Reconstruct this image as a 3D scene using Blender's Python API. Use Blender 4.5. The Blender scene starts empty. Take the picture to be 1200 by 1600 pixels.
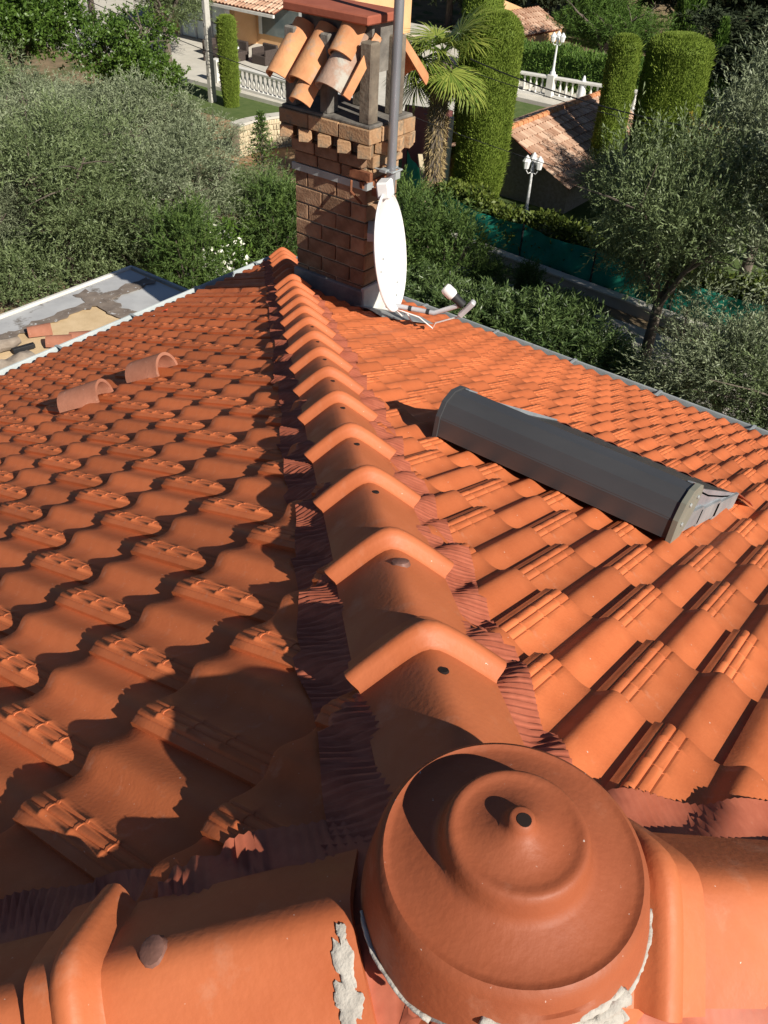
import bpy, bmesh, math, random
import numpy as np
from mathutils import Vector, Matrix
random.seed(7); rng = np.random.default_rng(7)
scene = bpy.context.scene; COL = scene.collection

# ------------------------------------------------------------------ camera
CAM = np.array([-0.55431984, -0.23063416, 6.31545039])
FWD = np.array([0.63370263, 0.4497309, -0.62941488])
RT = np.array([0.60715017, -0.7933443, 0.04442414])
UP = np.array([0.4793638, 0.41030104, 0.77579856])
FPX = 1350.58
cd = bpy.data.cameras.new('camera'); cam = bpy.data.objects.new('camera', cd); COL.objects.link(cam)
cd.sensor_fit = 'VERTICAL'; cd.sensor_height = 36.0; cd.lens = FPX / 1600 * 36.0
cd.clip_start = 0.05; cd.clip_end = 1500
cam.matrix_world = Matrix(((RT[0], UP[0], -FWD[0], CAM[0]), (RT[1], UP[1], -FWD[1], CAM[1]), (RT[2], UP[2], -FWD[2], CAM[2]), (0, 0, 0, 1)))
scene.camera = cam

# ------------------------------------------------------------------ sky, sun, exposure
SUN_AZ, SUN_EL = 77.0, 33.8            # direction the light travels (degrees from +X), height of the sun
w = bpy.data.worlds.new('World'); scene.world = w; w.use_nodes = True
nt = w.node_tree; bg = nt.nodes['Background']; sky = nt.nodes.new('ShaderNodeTexSky')
sky.sky_type = 'NISHITA'; sky.sun_disc = False; sky.sun_elevation = math.radians(SUN_EL)
ta = math.radians(SUN_AZ); sdir = (-math.cos(ta), -math.sin(ta))
sky.sun_rotation = math.atan2(sdir[0], sdir[1]); sky.air_density = 0.7; sky.dust_density = 0.3; sky.altitude = 800
nt.links.new(sky.outputs[0], bg.inputs[0]); bg.inputs[1].default_value = 0.05
sl_ = bpy.data.lights.new('sun', 'SUN'); sun = bpy.data.objects.new('sun', sl_); COL.objects.link(sun)
sl_.energy = 5.0; sl_.angle = math.radians(0.5); sl_.color = (1.0, 0.94, 0.84)
te = math.radians(SUN_EL)
sun.rotation_euler = Vector((math.cos(ta) * math.cos(te), math.sin(ta) * math.cos(te), -math.sin(te))).to_track_quat('-Z', 'Y').to_euler()
scene.view_settings.view_transform = 'Standard'; scene.view_settings.look = 'None'
scene.view_settings.exposure = 0.30; scene.view_settings.gamma = 1.0
try: scene.view_settings.use_curve_mapping = False
except Exception: pass
scene.cycles.max_bounces = 6; scene.cycles.diffuse_bounces = 2; scene.cycles.transparent_max_bounces = 6
scene.cycles.use_denoising = True

# ------------------------------------------------------------------ helpers
def ray(px, py): return FWD + RT * (px - 600) / FPX - UP * (py - 800) / FPX
def at(px, py, z):                      # the point of a level surface of height z seen there
    r = ray(px, py); return CAM + r * (z - CAM[2]) / r[2]
def V(*a): return np.array(a, float)
def nrm(v): v = np.asarray(v, float); return v / np.linalg.norm(v)

MATS = {}
def mat(name, c1, c2=None, scale=6.0, rough=0.7, bump=0.0, bscale=40.0, c3=None, c3lo=0.62, c3hi=0.72, c3scale=9.0, rnd=0.0,
        attr=False, trans=0.0, metal=0.0, spec=0.3, stretch=None, detail=6.0, coord='Object', speck=None):
    m = bpy.data.materials.new(name); m.use_nodes = True; MATS[name] = m
    t = m.node_tree; N = t.nodes; L = t.links; b = N['Principled BSDF']
    b.inputs['Roughness'].default_value = rough; b.inputs['Metallic'].default_value = metal
    b.inputs['Specular IOR Level'].default_value = spec
    c2 = c2 or c1
    tc = N.new('ShaderNodeTexCoord'); src = tc.outputs[coord]
    if coord == 'World':
        pass
    if stretch:
        mp = N.new('ShaderNodeMapping'); mp.inputs['Scale'].default_value = stretch; L.new(src, mp.inputs[0]); src = mp.outputs[0]
    nz = N.new('ShaderNodeTexNoise'); nz.inputs['Scale'].default_value = scale; nz.inputs['Detail'].default_value = detail; nz.inputs['Roughness'].default_value = 0.6
    L.new(src, nz.inputs['Vector'])
    rp = N.new('ShaderNodeValToRGB'); rp.color_ramp.elements[0].position = 0.33; rp.color_ramp.elements[1].position = 0.67
    rp.color_ramp.elements[0].color = (*c1, 1); rp.color_ramp.elements[1].color = (*c2, 1)
    fac = nz.outputs[0]
    if attr:
        at_ = N.new('ShaderNodeAttribute'); at_.attribute_name = 'tint'
        mx = N.new('ShaderNodeMath'); mx.operation = 'MULTIPLY_ADD'; mx.inputs[1].default_value = 0.3; L.new(fac, mx.inputs[0])
        m2 = N.new('ShaderNodeMath'); m2.operation = 'MULTIPLY'; m2.inputs[1].default_value = 0.7; L.new(at_.outputs['Fac'], m2.inputs[0])
        L.new(m2.outputs[0], mx.inputs[2]); fac = mx.outputs[0]
        rp.color_ramp.elements[0].position = 0.15; rp.color_ramp.elements[1].position = 0.85
    L.new(fac, rp.inputs[0]); col = rp.outputs[0]
    if rnd:
        oi = N.new('ShaderNodeObjectInfo'); hs = N.new('ShaderNodeHueSaturation')
        mr = N.new('ShaderNodeMapRange'); mr.inputs[3].default_value = 1 - rnd; mr.inputs[4].default_value = 1 + rnd
        L.new(oi.outputs['Random'], mr.inputs[0]); L.new(mr.outputs[0], hs.inputs['Value']); L.new(col, hs.inputs['Color']); col = hs.outputs[0]
    if c3:
        n3 = N.new('ShaderNodeTexNoise'); n3.inputs['Scale'].default_value = c3scale; n3.inputs['Detail'].default_value = 8; n3.inputs['Roughness'].default_value = 0.65
        L.new(src, n3.inputs['Vector'])
        r3 = N.new('ShaderNodeMapRange'); r3.inputs[1].default_value = c3lo; r3.inputs[2].default_value = c3hi; L.new(n3.outputs[0], r3.inputs[0])
        mm = N.new('ShaderNodeMix'); mm.data_type = 'RGBA'; L.new(r3.outputs[0], mm.inputs[0]); L.new(col, mm.inputs[6]); mm.inputs[7].default_value = (*c3, 1); col = mm.outputs[2]
    if speck:
        sc_, th_, cs_ = speck; n4 = N.new('ShaderNodeTexNoise'); n4.inputs['Scale'].default_value = sc_; n4.inputs['Detail'].default_value = 3; L.new(src, n4.inputs['Vector'])
        r4 = N.new('ShaderNodeMapRange'); r4.inputs[1].default_value = th_; r4.inputs[2].default_value = th_ + .03; L.new(n4.outputs[0], r4.inputs[0])
        m4 = N.new('ShaderNodeMix'); m4.data_type = 'RGBA'; L.new(r4.outputs[0], m4.inputs[0]); L.new(col, m4.inputs[6]); m4.inputs[7].default_value = (*cs_, 1); col = m4.outputs[2]
        n5 = N.new('ShaderNodeTexNoise'); n5.inputs['Scale'].default_value = 9; n5.inputs['Detail'].default_value = 9; L.new(src, n5.inputs['Vector'])
        r5 = N.new('ShaderNodeMapRange'); r5.inputs[1].default_value = .35; r5.inputs[2].default_value = .7; r5.inputs[3].default_value = rough - .12; r5.inputs[4].default_value = rough + .2; L.new(n5.outputs[0], r5.inputs[0]); L.new(r5.outputs[0], b.inputs['Roughness'])
    L.new(col, b.inputs['Base Color'])
    if bump:
        nb = N.new('ShaderNodeTexNoise'); nb.inputs['Scale'].default_value = bscale; nb.inputs['Detail'].default_value = 8; L.new(src, nb.inputs['Vector'])
        bp = N.new('ShaderNodeBump'); bp.inputs['Strength'].default_value = bump; bp.inputs['Distance'].default_value = 0.01
        L.new(nb.outputs[0], bp.inputs['Height']); L.new(bp.outputs[0], b.inputs['Normal'])
    if trans:
        tr = N.new('ShaderNodeBsdfTranslucent'); ms = N.new('ShaderNodeMixShader'); ms.inputs[0].default_value = trans
        L.new(col, tr.inputs[0]); L.new(b.outputs[0], ms.inputs[1]); L.new(tr.outputs[0], ms.inputs[2]); L.new(ms.outputs[0], N['Material Output'].inputs[0])
    return m

def link(o, parent=None):
    COL.objects.link(o)
    if parent is not None: o.parent = parent
    return o
def tag(o, label=None, cat=None, group=None, kind=None):
    if label: o['label'] = label
    if cat: o['category'] = cat
    if group: o['group'] = group
    if kind: o['kind'] = kind
    return o
def empty(name, loc=(0, 0, 0), label=None, cat=None, group=None, rz=0):
    o = bpy.data.objects.new(name, None); o.empty_display_size = 0.2; o.location = loc; o.rotation_euler = (0, 0, rz)
    link(o); return tag(o, label, cat, group)
def mesh_np(name, verts, faces, mats, smooth=False, tint=None):
    me = bpy.data.meshes.new(name); verts = np.asarray(verts, np.float32); faces = np.asarray(faces, np.int32)
    n, k = faces.shape
    me.vertices.add(len(verts)); me.vertices.foreach_set('co', verts.ravel())
    me.loops.add(n * k); me.loops.foreach_set('vertex_index', faces.ravel())
    me.polygons.add(n); me.polygons.foreach_set('loop_start', np.arange(n, dtype=np.int32) * k); me.polygons.foreach_set('loop_total', np.full(n, k, np.int32))
    me.update(calc_edges=True)
    if smooth: me.polygons.foreach_set('use_smooth', np.ones(n, bool))
    if tint is not None:
        a = me.attributes.new('tint', 'FLOAT', 'FACE'); a.data.foreach_set('value', np.asarray(tint, np.float32))
    me.materials.append(MATS[mats]); me.validate(); return me
def obj(name, me, parent=None, loc=None):
    o = bpy.data.objects.new(name, me); link(o, parent)
    if loc is not None: o.location = loc
    return o
class MB:
    """collects quads/polys, builds ONE mesh object"""
    def __init__(s): s.v = []; s.f = []
    def add(s, vs, fs):
        n = len(s.v); s.v += [tuple(map(float, p)) for p in vs]; s.f += [tuple(i + n for i in f) for f in fs]; return s
    def box(s, c, d, M=None, taper=1.0):
        hx, hy, hz = d[0] / 2, d[1] / 2, d[2] / 2; vs = []
        for sz in (-1, 1):
            k = taper if sz > 0 else 1
            for sx, sy in ((-1, -1), (1, -1), (1, 1), (-1, 1)):
                p = V(sx * hx * k, sy * hy * k, sz * hz)
                if M is not None: p = np.asarray(M) @ p
                vs.append(p + np.asarray(c, float))
        return s.add(vs, [(3, 2, 1, 0), (4, 5, 6, 7), (0, 1, 5, 4), (1, 2, 6, 5), (2, 3, 7, 6), (3, 0, 4, 7)])
    def bar(s, a, b, wd, ht, up=(0, 0, 1)):
        a = V(*a); b = V(*b); d = b - a; L = np.linalg.norm(d); x = d / L; y = np.cross(up, x); y = nrm(y); z = np.cross(x, y)
        return s.box((a + b) / 2, (L, wd, ht), np.array([x, y, z]).T)
    def tube(s, pts, rad, seg=8, cap=True):
        pts = [V(*p) for p in pts]; n = len(pts)
        if not hasattr(rad, '__len__'): rad = [rad] * n
        prev = None; vs = []
        for i, p in enumerate(pts):
            d = nrm(pts[min(i + 1, n - 1)] - pts[max(i - 1, 0)])
            if prev is None: a = np.cross(d, V(0, 0, 1)) if abs(d[2]) < 0.9 else np.cross(d, V(1, 0, 0))
            else: a = prev - d * (prev @ d)
            a = nrm(a); prev = a; b = np.cross(d, a)
            for k in range(seg):
                t = 2 * math.pi * k / seg; vs.append(p + rad[i] * (a * math.cos(t) + b * math.sin(t)))
        fs = [(i * seg + k, i * seg + (k + 1) % seg, (i + 1) * seg + (k + 1) % seg, (i + 1) * seg + k) for i in range(n - 1) for k in range(seg)]
        if cap: fs += [tuple(range(seg - 1, -1, -1)), tuple((n - 1) * seg + k for k in range(seg))]
        return s.add(vs, fs)
    def lathe(s, prof, c=(0, 0, 0), seg=24, M=None, cap=True):
        vs = []; n = len(prof)
        for r, z in prof:
            for k in range(seg):
                t = 2 * math.pi * k / seg; p = V(r * math.cos(t), r * math.sin(t), z)
                if M is not None: p = np.asarray(M) @ p
                vs.append(p + np.asarray(c, float))
        fs = [(i * seg + k, i * seg + (k + 1) % seg, (i + 1) * seg + (k + 1) % seg, (i + 1) * seg + k) for i in range(n - 1) for k in range(seg)]
        if cap: fs += [tuple(range(seg - 1, -1, -1)), tuple((n - 1) * seg + k for k in range(seg))]
        return s.add(vs, fs)
    def shell(s, P, th):
        """grid of points (n,m,3) given thickness along th (n,m,3 or 3)"""
        P = np.asarray(P, float); n, m, _ = P.shape; Q = P - np.asarray(th, float); k = n * m
        vs = list(P.reshape(-1, 3)) + list(Q.reshape(-1, 3)); I = lambda i, j: i * m + j; fs = []
        for i in range(n - 1):
            for j in range(m - 1):
                fs.append((I(i, j), I(i, j + 1), I(i + 1, j + 1), I(i + 1, j))); fs.append((k + I(i, j), k + I(i + 1, j), k + I(i + 1, j + 1), k + I(i, j + 1)))
        for i in range(n - 1):
            fs.append((I(i, 0), I(i + 1, 0), k + I(i + 1, 0), k + I(i, 0))); fs.append((I(i + 1, m - 1), I(i, m - 1), k + I(i, m - 1), k + I(i + 1, m - 1)))
        for j in range(m - 1):
            fs.append((I(0, j + 1), I(0, j), k + I(0, j), k + I(0, j + 1))); fs.append((I(n - 1, j), I(n - 1, j + 1), k + I(n - 1, j + 1), k + I(n - 1, j)))
        return s.add(vs, fs)
    def mesh(s, name, material, smooth=False, bevel=0.0, angle=40):
        me = bpy.data.meshes.new(name); me.from_pydata(s.v, [], s.f); me.update()
        bm = bmesh.new(); bm.from_mesh(me); bmesh.ops.recalc_face_normals(bm, faces=bm.faces)
        if bevel: bmesh.ops.bevel(bm, geom=[e for e in bm.edges], offset=bevel, segments=1, affect='EDGES', clamp_overlap=True)
        bm.to_mesh(me); bm.free()
        if smooth:
            me.polygons.foreach_set('use_smooth', np.ones(len(me.polygons), bool))
            try: me.set_sharp_from_angle(angle=math.radians(angle))
            except Exception: pass
        me.materials.append(MATS[material]); return me
    def build(s, name, material, parent=None, smooth=False, bevel=0.0, loc=None, angle=40):
        return obj(name, s.mesh(name, material, smooth, bevel, angle), parent, loc)
def copy_tree(o, parent=None):
    c = o.copy(); COL.objects.link(c)
    if parent is not None: c.parent = parent
    for ch in list(o.children): copy_tree(ch, c)
    return c

# ------------------------------------------------------------------ materials
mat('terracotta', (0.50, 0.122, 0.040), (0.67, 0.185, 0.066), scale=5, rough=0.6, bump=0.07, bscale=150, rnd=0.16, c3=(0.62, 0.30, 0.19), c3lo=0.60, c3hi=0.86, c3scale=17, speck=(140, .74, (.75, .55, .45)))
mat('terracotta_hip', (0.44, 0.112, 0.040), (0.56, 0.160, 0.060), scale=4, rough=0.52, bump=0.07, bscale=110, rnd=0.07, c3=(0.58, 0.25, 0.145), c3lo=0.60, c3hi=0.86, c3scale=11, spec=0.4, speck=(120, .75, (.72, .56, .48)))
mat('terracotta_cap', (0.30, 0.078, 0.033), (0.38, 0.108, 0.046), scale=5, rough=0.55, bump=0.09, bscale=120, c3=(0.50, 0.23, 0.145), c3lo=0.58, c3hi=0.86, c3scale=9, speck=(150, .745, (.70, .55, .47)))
mat('old_canal', (0.50, 0.20, 0.09), (0.68, 0.34, 0.16), scale=5, rough=0.85, bump=0.25, bscale=60, rnd=0.14, c3=(0.42, 0.33, 0.25), c3lo=0.58, c3hi=0.75, c3scale=9)
mat('grey_canal', (0.30, 0.20, 0.15), (0.46, 0.30, 0.22), scale=6, rough=0.9, bump=0.3, bscale=60, c3=(0.45, 0.42, 0.36), c3lo=0.5, c3hi=0.62)
mat('rose_canal', (0.34, 0.135, 0.082), (0.45, 0.19, 0.12), scale=10, rough=0.85, bump=0.2, bscale=90, rnd=0.1, c3=(0.6, 0.36, 0.26), c3lo=0.62, c3hi=0.8, c3scale=30)
mat('slab_red', (0.30, 0.085, 0.05), (0.40, 0.12, 0.07), scale=6, rough=0.8, bump=0.15)
mat('closure_strip', (0.40, 0.105, 0.056), (0.50, 0.145, 0.080), scale=30, rough=0.6, c3=(0.50, 0.22, 0.15), c3lo=0.68, c3hi=0.84, c3scale=60, spec=0.4)
mat('mortar', (0.36, 0.33, 0.29), (0.56, 0.52, 0.46), scale=22, rough=0.95, bump=0.5, bscale=90)
mat('mortar_grey', (0.20, 0.20, 0.20), (0.34, 0.33, 0.31), scale=8, rough=0.95, bump=0.5, bscale=60)
mat('plaster', (0.55, 0.54, 0.50), (0.70, 0.68, 0.63), scale=7, rough=0.9, bump=0.4, bscale=50, c3=(0.4, 0.38, 0.34), c3lo=0.6, c3hi=0.7)
mat('brick_red', (0.21, 0.120, 0.070), (0.37, 0.230, 0.140), scale=9, rough=0.9, bump=0.5, bscale=70, rnd=0.22, c3=(0.30, 0.22, 0.15), c3lo=0.55, c3hi=0.72, c3scale=14)
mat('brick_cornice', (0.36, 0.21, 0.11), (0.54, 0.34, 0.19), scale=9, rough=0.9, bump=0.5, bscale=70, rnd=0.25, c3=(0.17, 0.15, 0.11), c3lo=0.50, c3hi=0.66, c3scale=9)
mat('joint', (0.42, 0.34, 0.24), (0.56, 0.46, 0.33), scale=20, rough=0.95, bump=0.5)
mat('pillar_mortar', (0.11, 0.09, 0.07), (0.24, 0.20, 0.15), scale=7, rough=0.95, bump=0.5)
mat('soot_mortar', (0.10, 0.09, 0.08), (0.24, 0.22, 0.19), scale=7, rough=0.95, bump=0.5)
mat('casing', (0.050, 0.051, 0.055), (0.068, 0.069, 0.073), scale=4, rough=0.42, c3=(0.35, 0.34, 0.33), c3lo=0.74, c3hi=0.78, c3scale=45, spec=0.5, stretch=(1, 0.4, 1))
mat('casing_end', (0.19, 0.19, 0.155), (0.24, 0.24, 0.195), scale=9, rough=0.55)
mat('casing_rail', (0.30, 0.34, 0.38), (0.44, 0.48, 0.52), scale=7, rough=0.35, metal=0.4)
mat('zinc', (0.34, 0.37, 0.38), (0.46, 0.49, 0.49), scale=5, rough=0.5, metal=0.25, c3=(0.25, 0.26, 0.26), c3lo=0.6, c3hi=0.72)
mat('zinc_pale', (0.42, 0.47, 0.48), (0.54, 0.58, 0.58), scale=5, rough=0.5, metal=0.1, c3=(0.40, 0.42, 0.41), c3lo=0.6, c3hi=0.72)
mat('lead', (0.26, 0.27, 0.28), (0.40, 0.41, 0.41), scale=9, rough=0.55, metal=0.3)
mat('galvanised', (0.28, 0.30, 0.33), (0.40, 0.42, 0.45), scale=12, rough=0.38, metal=0.6, stretch=(1, 1, .15))
mat('rust', (0.16, 0.06, 0.03), (0.30, 0.12, 0.06), scale=14, rough=0.9, bump=0.4)
mat('white_paint', (0.78, 0.78, 0.77), (0.84, 0.84, 0.83), scale=4, rough=0.4)
mat('lnb_grey', (0.42, 0.42, 0.44), (0.52, 0.52, 0.54), rough=0.45)
mat('black', (0.02, 0.02, 0.022), (0.035, 0.035, 0.037), rough=0.6)
mat('hole', (0.02, 0.012, 0.01), rough=1)
mat('mastic', (0.16, 0.075, 0.055), (0.22, 0.11, 0.085), scale=40, rough=0.5, bump=0.5)
mat('bitumen_sheet', (0.46, 0.46, 0.46), (0.62, 0.62, 0.61), scale=3, rough=0.5, metal=0.15, c3=(0.20, 0.17, 0.14), c3lo=0.56, c3hi=0.60, c3scale=1.3, detail=10)
mat('sand_board', (0.58, 0.42, 0.24), (0.72, 0.54, 0.33), scale=5, rough=0.95, bump=0.3, bscale=70)
mat('mastic_band', (0.15, 0.12, 0.10), (0.27, 0.22, 0.18), scale=8, rough=0.9, c3=(0.58, 0.58, 0.58), c3lo=0.60, c3hi=0.64, c3scale=18)
mat('render_wall', (0.62, 0.50, 0.36), (0.70, 0.58, 0.43), scale=3, rough=0.95, bump=0.2)
mat('timber', (0.34, 0.22, 0.12), (0.44, 0.30, 0.17), scale=6, rough=0.8)
mat('orange_plastic', (0.75, 0.10, 0.04), rough=0.4)
mat('grey_wood', (0.25, 0.20, 0.16), (0.38, 0.32, 0.26), scale=10, rough=0.9, bump=0.5)
# garden
mat('earth', (0.17, 0.125, 0.075), (0.30, 0.22, 0.13), scale=1.2, rough=1, bump=0.6, bscale=8, c3=(0.09, 0.11, 0.035), c3lo=0.5, c3hi=0.6, c3scale=0.8, detail=10)
mat('lawn', (0.075, 0.12, 0.03), (0.12, 0.16, 0.05), scale=3, rough=1, bump=0.5, bscale=60)
mat('concrete', (0.42, 0.39, 0.34), (0.54, 0.50, 0.44), scale=2, rough=0.95, bump=0.2)
mat('terrace', (0.55, 0.52, 0.45), (0.66, 0.62, 0.54), scale=2, rough=0.9)
mat('bank', (0.30, 0.17, 0.09), (0.42, 0.28, 0.16), scale=2, rough=1, bump=0.6, bscale=12, c3=(0.12, 0.12, 0.05), c3lo=0.55, c3hi=0.65)
mat('stone_pale', (0.52, 0.43, 0.28), (0.68, 0.58, 0.40), scale=3, rough=0.95, bump=0.3, rnd=0.15)
mat('white_stone', (0.66, 0.64, 0.59), (0.76, 0.74, 0.69), scale=5, rough=0.8)
mat('peach_wall', (0.66, 0.40, 0.20), (0.72, 0.45, 0.24), scale=2, rough=0.9)
mat('mauve', (0.26, 0.10, 0.10), (0.31, 0.125, 0.12), scale=4, rough=0.7)
mat('glass', (0.10, 0.14, 0.15), (0.16, 0.20, 0.20), scale=1.0, rough=0.08, spec=0.8)
mat('curtain', (0.66, 0.74, 0.76), (0.78, 0.84, 0.85), scale=5, rough=0.9)
mat('rattan', (0.055, 0.04, 0.035), (0.09, 0.07, 0.06), scale=20, rough=0.8)
mat('pole_concrete', (0.46, 0.44, 0.39), (0.58, 0.56, 0.50), scale=6, rough=0.95, bump=0.2)
mat('net_green', (0.030, 0.36, 0.25), (0.045, 0.46, 0.33), scale=3, rough=0.75, trans=0.5)
mat('bark', (0.10, 0.08, 0.065), (0.20, 0.165, 0.13), scale=10, rough=0.95, bump=0.8, bscale=30, stretch=(1, 1, .3))
mat('olive_leaf', (0.090, 0.118, 0.052), (0.350, 0.395, 0.240), rough=0.5, attr=True, trans=0.15, spec=0.4)
mat('olive_dark', (0.062, 0.098, 0.032), (0.260, 0.320, 0.145), rough=0.5, attr=True, trans=0.15, spec=0.4)
mat('green_leaf', (0.040, 0.090, 0.012), (0.150, 0.250, 0.040), rough=0.42, attr=True, trans=0.25, spec=0.5)
mat('oleander_leaf', (0.038, 0.078, 0.022), (0.165, 0.235, 0.075), rough=0.42, attr=True, trans=0.2, spec=0.5)
mat('juniper_leaf', (0.035, 0.075, 0.018), (0.155, 0.235, 0.055), rough=0.6, attr=True, trans=0.15)
mat('cypress_leaf', (0.115, 0.175, 0.018), (0.265, 0.345, 0.055), rough=0.7, attr=True, trans=0.1)
mat('pine_leaf', (0.045, 0.10, 0.015), (0.155, 0.255, 0.045), rough=0.6, attr=True, trans=0.15)
mat('forest_leaf', (0.018, 0.028, 0.012), (0.060, 0.080, 0.034), rough=0.7, attr=True, trans=0.1)
mat('ivy_leaf', (0.050, 0.085, 0.012), (0.17, 0.21, 0.04), rough=0.5, attr=True, trans=0.2)
mat('palm_leaf', (0.095, 0.165, 0.024), (0.34, 0.38, 0.08), rough=0.45, attr=True, trans=0.2)
mat('palm_dry', (0.30, 0.22, 0.10), (0.42, 0.32, 0.16), rough=0.8, attr=True)
mat('flower', (0.75, 0.74, 0.62), (0.85, 0.84, 0.74), rough=0.7, attr=True)
mat('yellow_leaf', (0.20, 0.17, 0.02), (0.36, 0.28, 0.04), rough=0.6, attr=True, trans=0.2)
mat('under_roof', (0.06, 0.03, 0.02), rough=1)
mat('cloth_white', (0.74, 0.74, 0.76), (0.82, 0.82, 0.84), scale=6, rough=0.9)

# ------------------------------------------------------------------ the roof's own measures
S = 0.4539; SL = math.sqrt(1 + S * S); A0 = -0.08; ZA = 5.328588659 - A0 * S; W = 5.130179906 - A0   # apex x=y=A0, eaves W away from it
TW, TL = 0.229, 0.385
def frame(k):                            # slope k: fall direction, right-hand direction (looking down the slope)
    d = [(1, 0), (0, 1), (-1, 0), (0, -1)][k]; r = [(0, -1), (1, 0), (0, 1), (-1, 0)][k]
    return V(*d, 0), V(*r, 0)
ROWS = {0: [0.505 + 0.295 * i for i in range(-1, 17)], 1: [0.673 + 0.3033 * i for i in range(-2, 16)],
        2: [0.45 + 0.2985 * i for i in range(-1, 17)], 3: [0.45 + 0.2985 * i for i in range(-1, 17)]}
def q_off(k, i):                         # joint position of a course
    if k == 0: return 0.010 + 0.1145 * (i % 2)
    if k == 1: return 0.018 + 0.1145 * (i % 2)
    return 0.05 + 0.1145 * (i % 2)
AMP = 0.0205
def sm(t): t = np.clip(t, 0, 1); return t * t * (3 - 2 * t)
def prof(u, ribs=True):
    u = np.asarray(u, float); un = np.mod(u, TW); t = np.mod(un, TW / 2) / (TW / 2); first = un < TW / 2
    dec = lambda t, a: 0.5 + 0.5 * np.cos(np.pi * np.clip((t - a) / (0.94 - a), 0, 1))
    hA = np.where(t < 0.20, 0.50 + 0.50 * sm(t / 0.20), dec(t, 0.20)) * AMP          # ribbed roll: starts at the lip of the side joint
    hB = np.where(t < 0.34, sm(t / 0.34), dec(t, 0.34)) * AMP                        # smooth roll
    h = np.where(first, hA, hB)
    if ribs:
        for c in (0.14, 0.30, 0.46): h = h - np.where(first, 0.0030 * np.exp(-((t - c) / 0.024) ** 2), 0)
    return h
def surf(k, f, q):                       # height of the tiled surface above the bare slope (for things lying on it)
    rows = np.array(ROWS[k]); i = np.clip(np.searchsorted(rows, f), 0, len(rows) - 1); back = (rows[i] - f) * SL / TL
    off = np.where(((i + (-1 if k in (0, 2, 3) else -2)) % 2) == 0, q_off(k, 0), q_off(k, 1))
    return prof(q - off, False) + 0.006 + 0.038 * (1 - np.clip(back, 0, 1))
def sp(k, f, q, h=0.0):                  # point of slope k
    d, r = frame(k); return V(A0, A0, ZA) + d * f + r * q + V(0, 0, -S * f + h)

# ------------------------------------------------------------------ house
house = empty('house', (A0, A0, -3.5), 'house under a new orange clay-tiled hip roof with brick chimney', 'house')
def hp(o):                               # parent keeping the world position
    o.parent = house; o.matrix_parent_inverse = Matrix.Translation((-A0, -A0, 3.5)); return o
wm = MB(); wo = W - 0.45
wm.box((A0, A0, (ZA - S * W - 0.25 - 3.5) / 2), (2 * wo, 2 * wo, ZA - S * W - 0.25 + 3.5))
hp(wm.build('wall', 'render_wall'))
us, vs_hi = [], []
u_hi = np.unique(np.round(np.concatenate([np.linspace(0, TW, 37), np.array([c + dd for c in (0.14, 0.30, 0.46) for dd in (-.03, 0, .03)]) * TW / 2, [0.0, TW + 0.012]]), 5))
ticks = [0.050, 0.130, 0.210]
v_hi = np.unique(np.round(np.array([0, 0.06] + [TL - a + e for a in ticks for e in (-.0042, -.003, .003, .0042)] + [TL - 0.006, TL]), 5))
def tile_grid(u, v, ribs, tick):
    U, Vv = np.meshgrid(u, v); H = prof(np.minimum(U, TW - 1e-4), ribs) + 0.006 + 0.038 * Vv / TL
    if tick:
        t = U / (TW / 2); band = (U < TW / 2) * sm((t - 0.16) / 0.05) * (1 - sm((t - 0.50) / 0.06))
        for a in ticks: H = H + 0.0014 * band * (np.abs(Vv - (TL - a)) < 0.0035)
    H = H - np.where(Vv > TL - 0.002, 0.003, 0)
    return np.stack([U, Vv, H], -1)
def tile_mesh(name, u, v, ribs, tick):
    G = tile_grid(u, v, ribs, tick); n, m, _ = G.shape; vs = list(G.reshape(-1, 3)); I = lambda i, j: i * m + j
    fs = [(I(i, j), I(i, j + 1), I(i + 1, j + 1), I(i + 1, j)) for i in range(n - 1) for j in range(m - 1)]
    b0 = len(vs); vs += [p - V(0, 0.001, 0.015) for p in G[-1]]; fs += [(I(n - 1, j), I(n - 1, j + 1), b0 + j + 1, b0 + j) for j in range(m - 1)]
    b1 = len(vs); vs += [p - V(0, 0.03, 0.015) for p in G[-1]]; fs += [(b0 + j, b0 + j + 1, b1 + j + 1, b1 + j) for j in range(m - 1)]
    b2 = len(vs); vs += [p - V(0, 0, 0.017) for p in G[:, 0]]; fs += [(I(i, 0), I(i + 1, 0), b2 + i + 1, b2 + i) for i in range(n - 1)]
    me = bpy.data.meshes.new(name); me.from_pydata([tuple(p) for p in vs], [], fs); me.update()
    me.polygons.foreach_set('use_smooth', np.ones(len(me.polygons), bool)); me.set_sharp_from_angle(angle=math.radians(42))
    me.materials.append(MATS['terracotta']); return me
tile_hi = tile_mesh('roof_tile', u_hi, v_hi, True, True)
tile_lo = tile_mesh('roof_tile_far', np.linspace(0, TW + 0.01, 19), np.array([0, TL]), False, False)
def slope_matrix(k, q0, F0):
    d, r = frame(k); ds = nrm(d + V(0, 0, -S)); n = np.cross(r, ds); o = V(A0, A0, ZA) + ds * F0 + r * q0
    return Matrix(((r[0], ds[0], n[0], o[0]), (r[1], ds[1], n[1], o[1]), (r[2], ds[2], n[2], o[2]), (0, 0, 0, 1)))
def project(P):
    d = P - CAM; z = d @ FWD
    return (600 + FPX * (d @ RT) / z, 800 - FPX * (d @ UP) / z, z) if z > 0.05 else (-9e3, -9e3, -1)
CUT = 0.045
tiles = []
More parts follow.
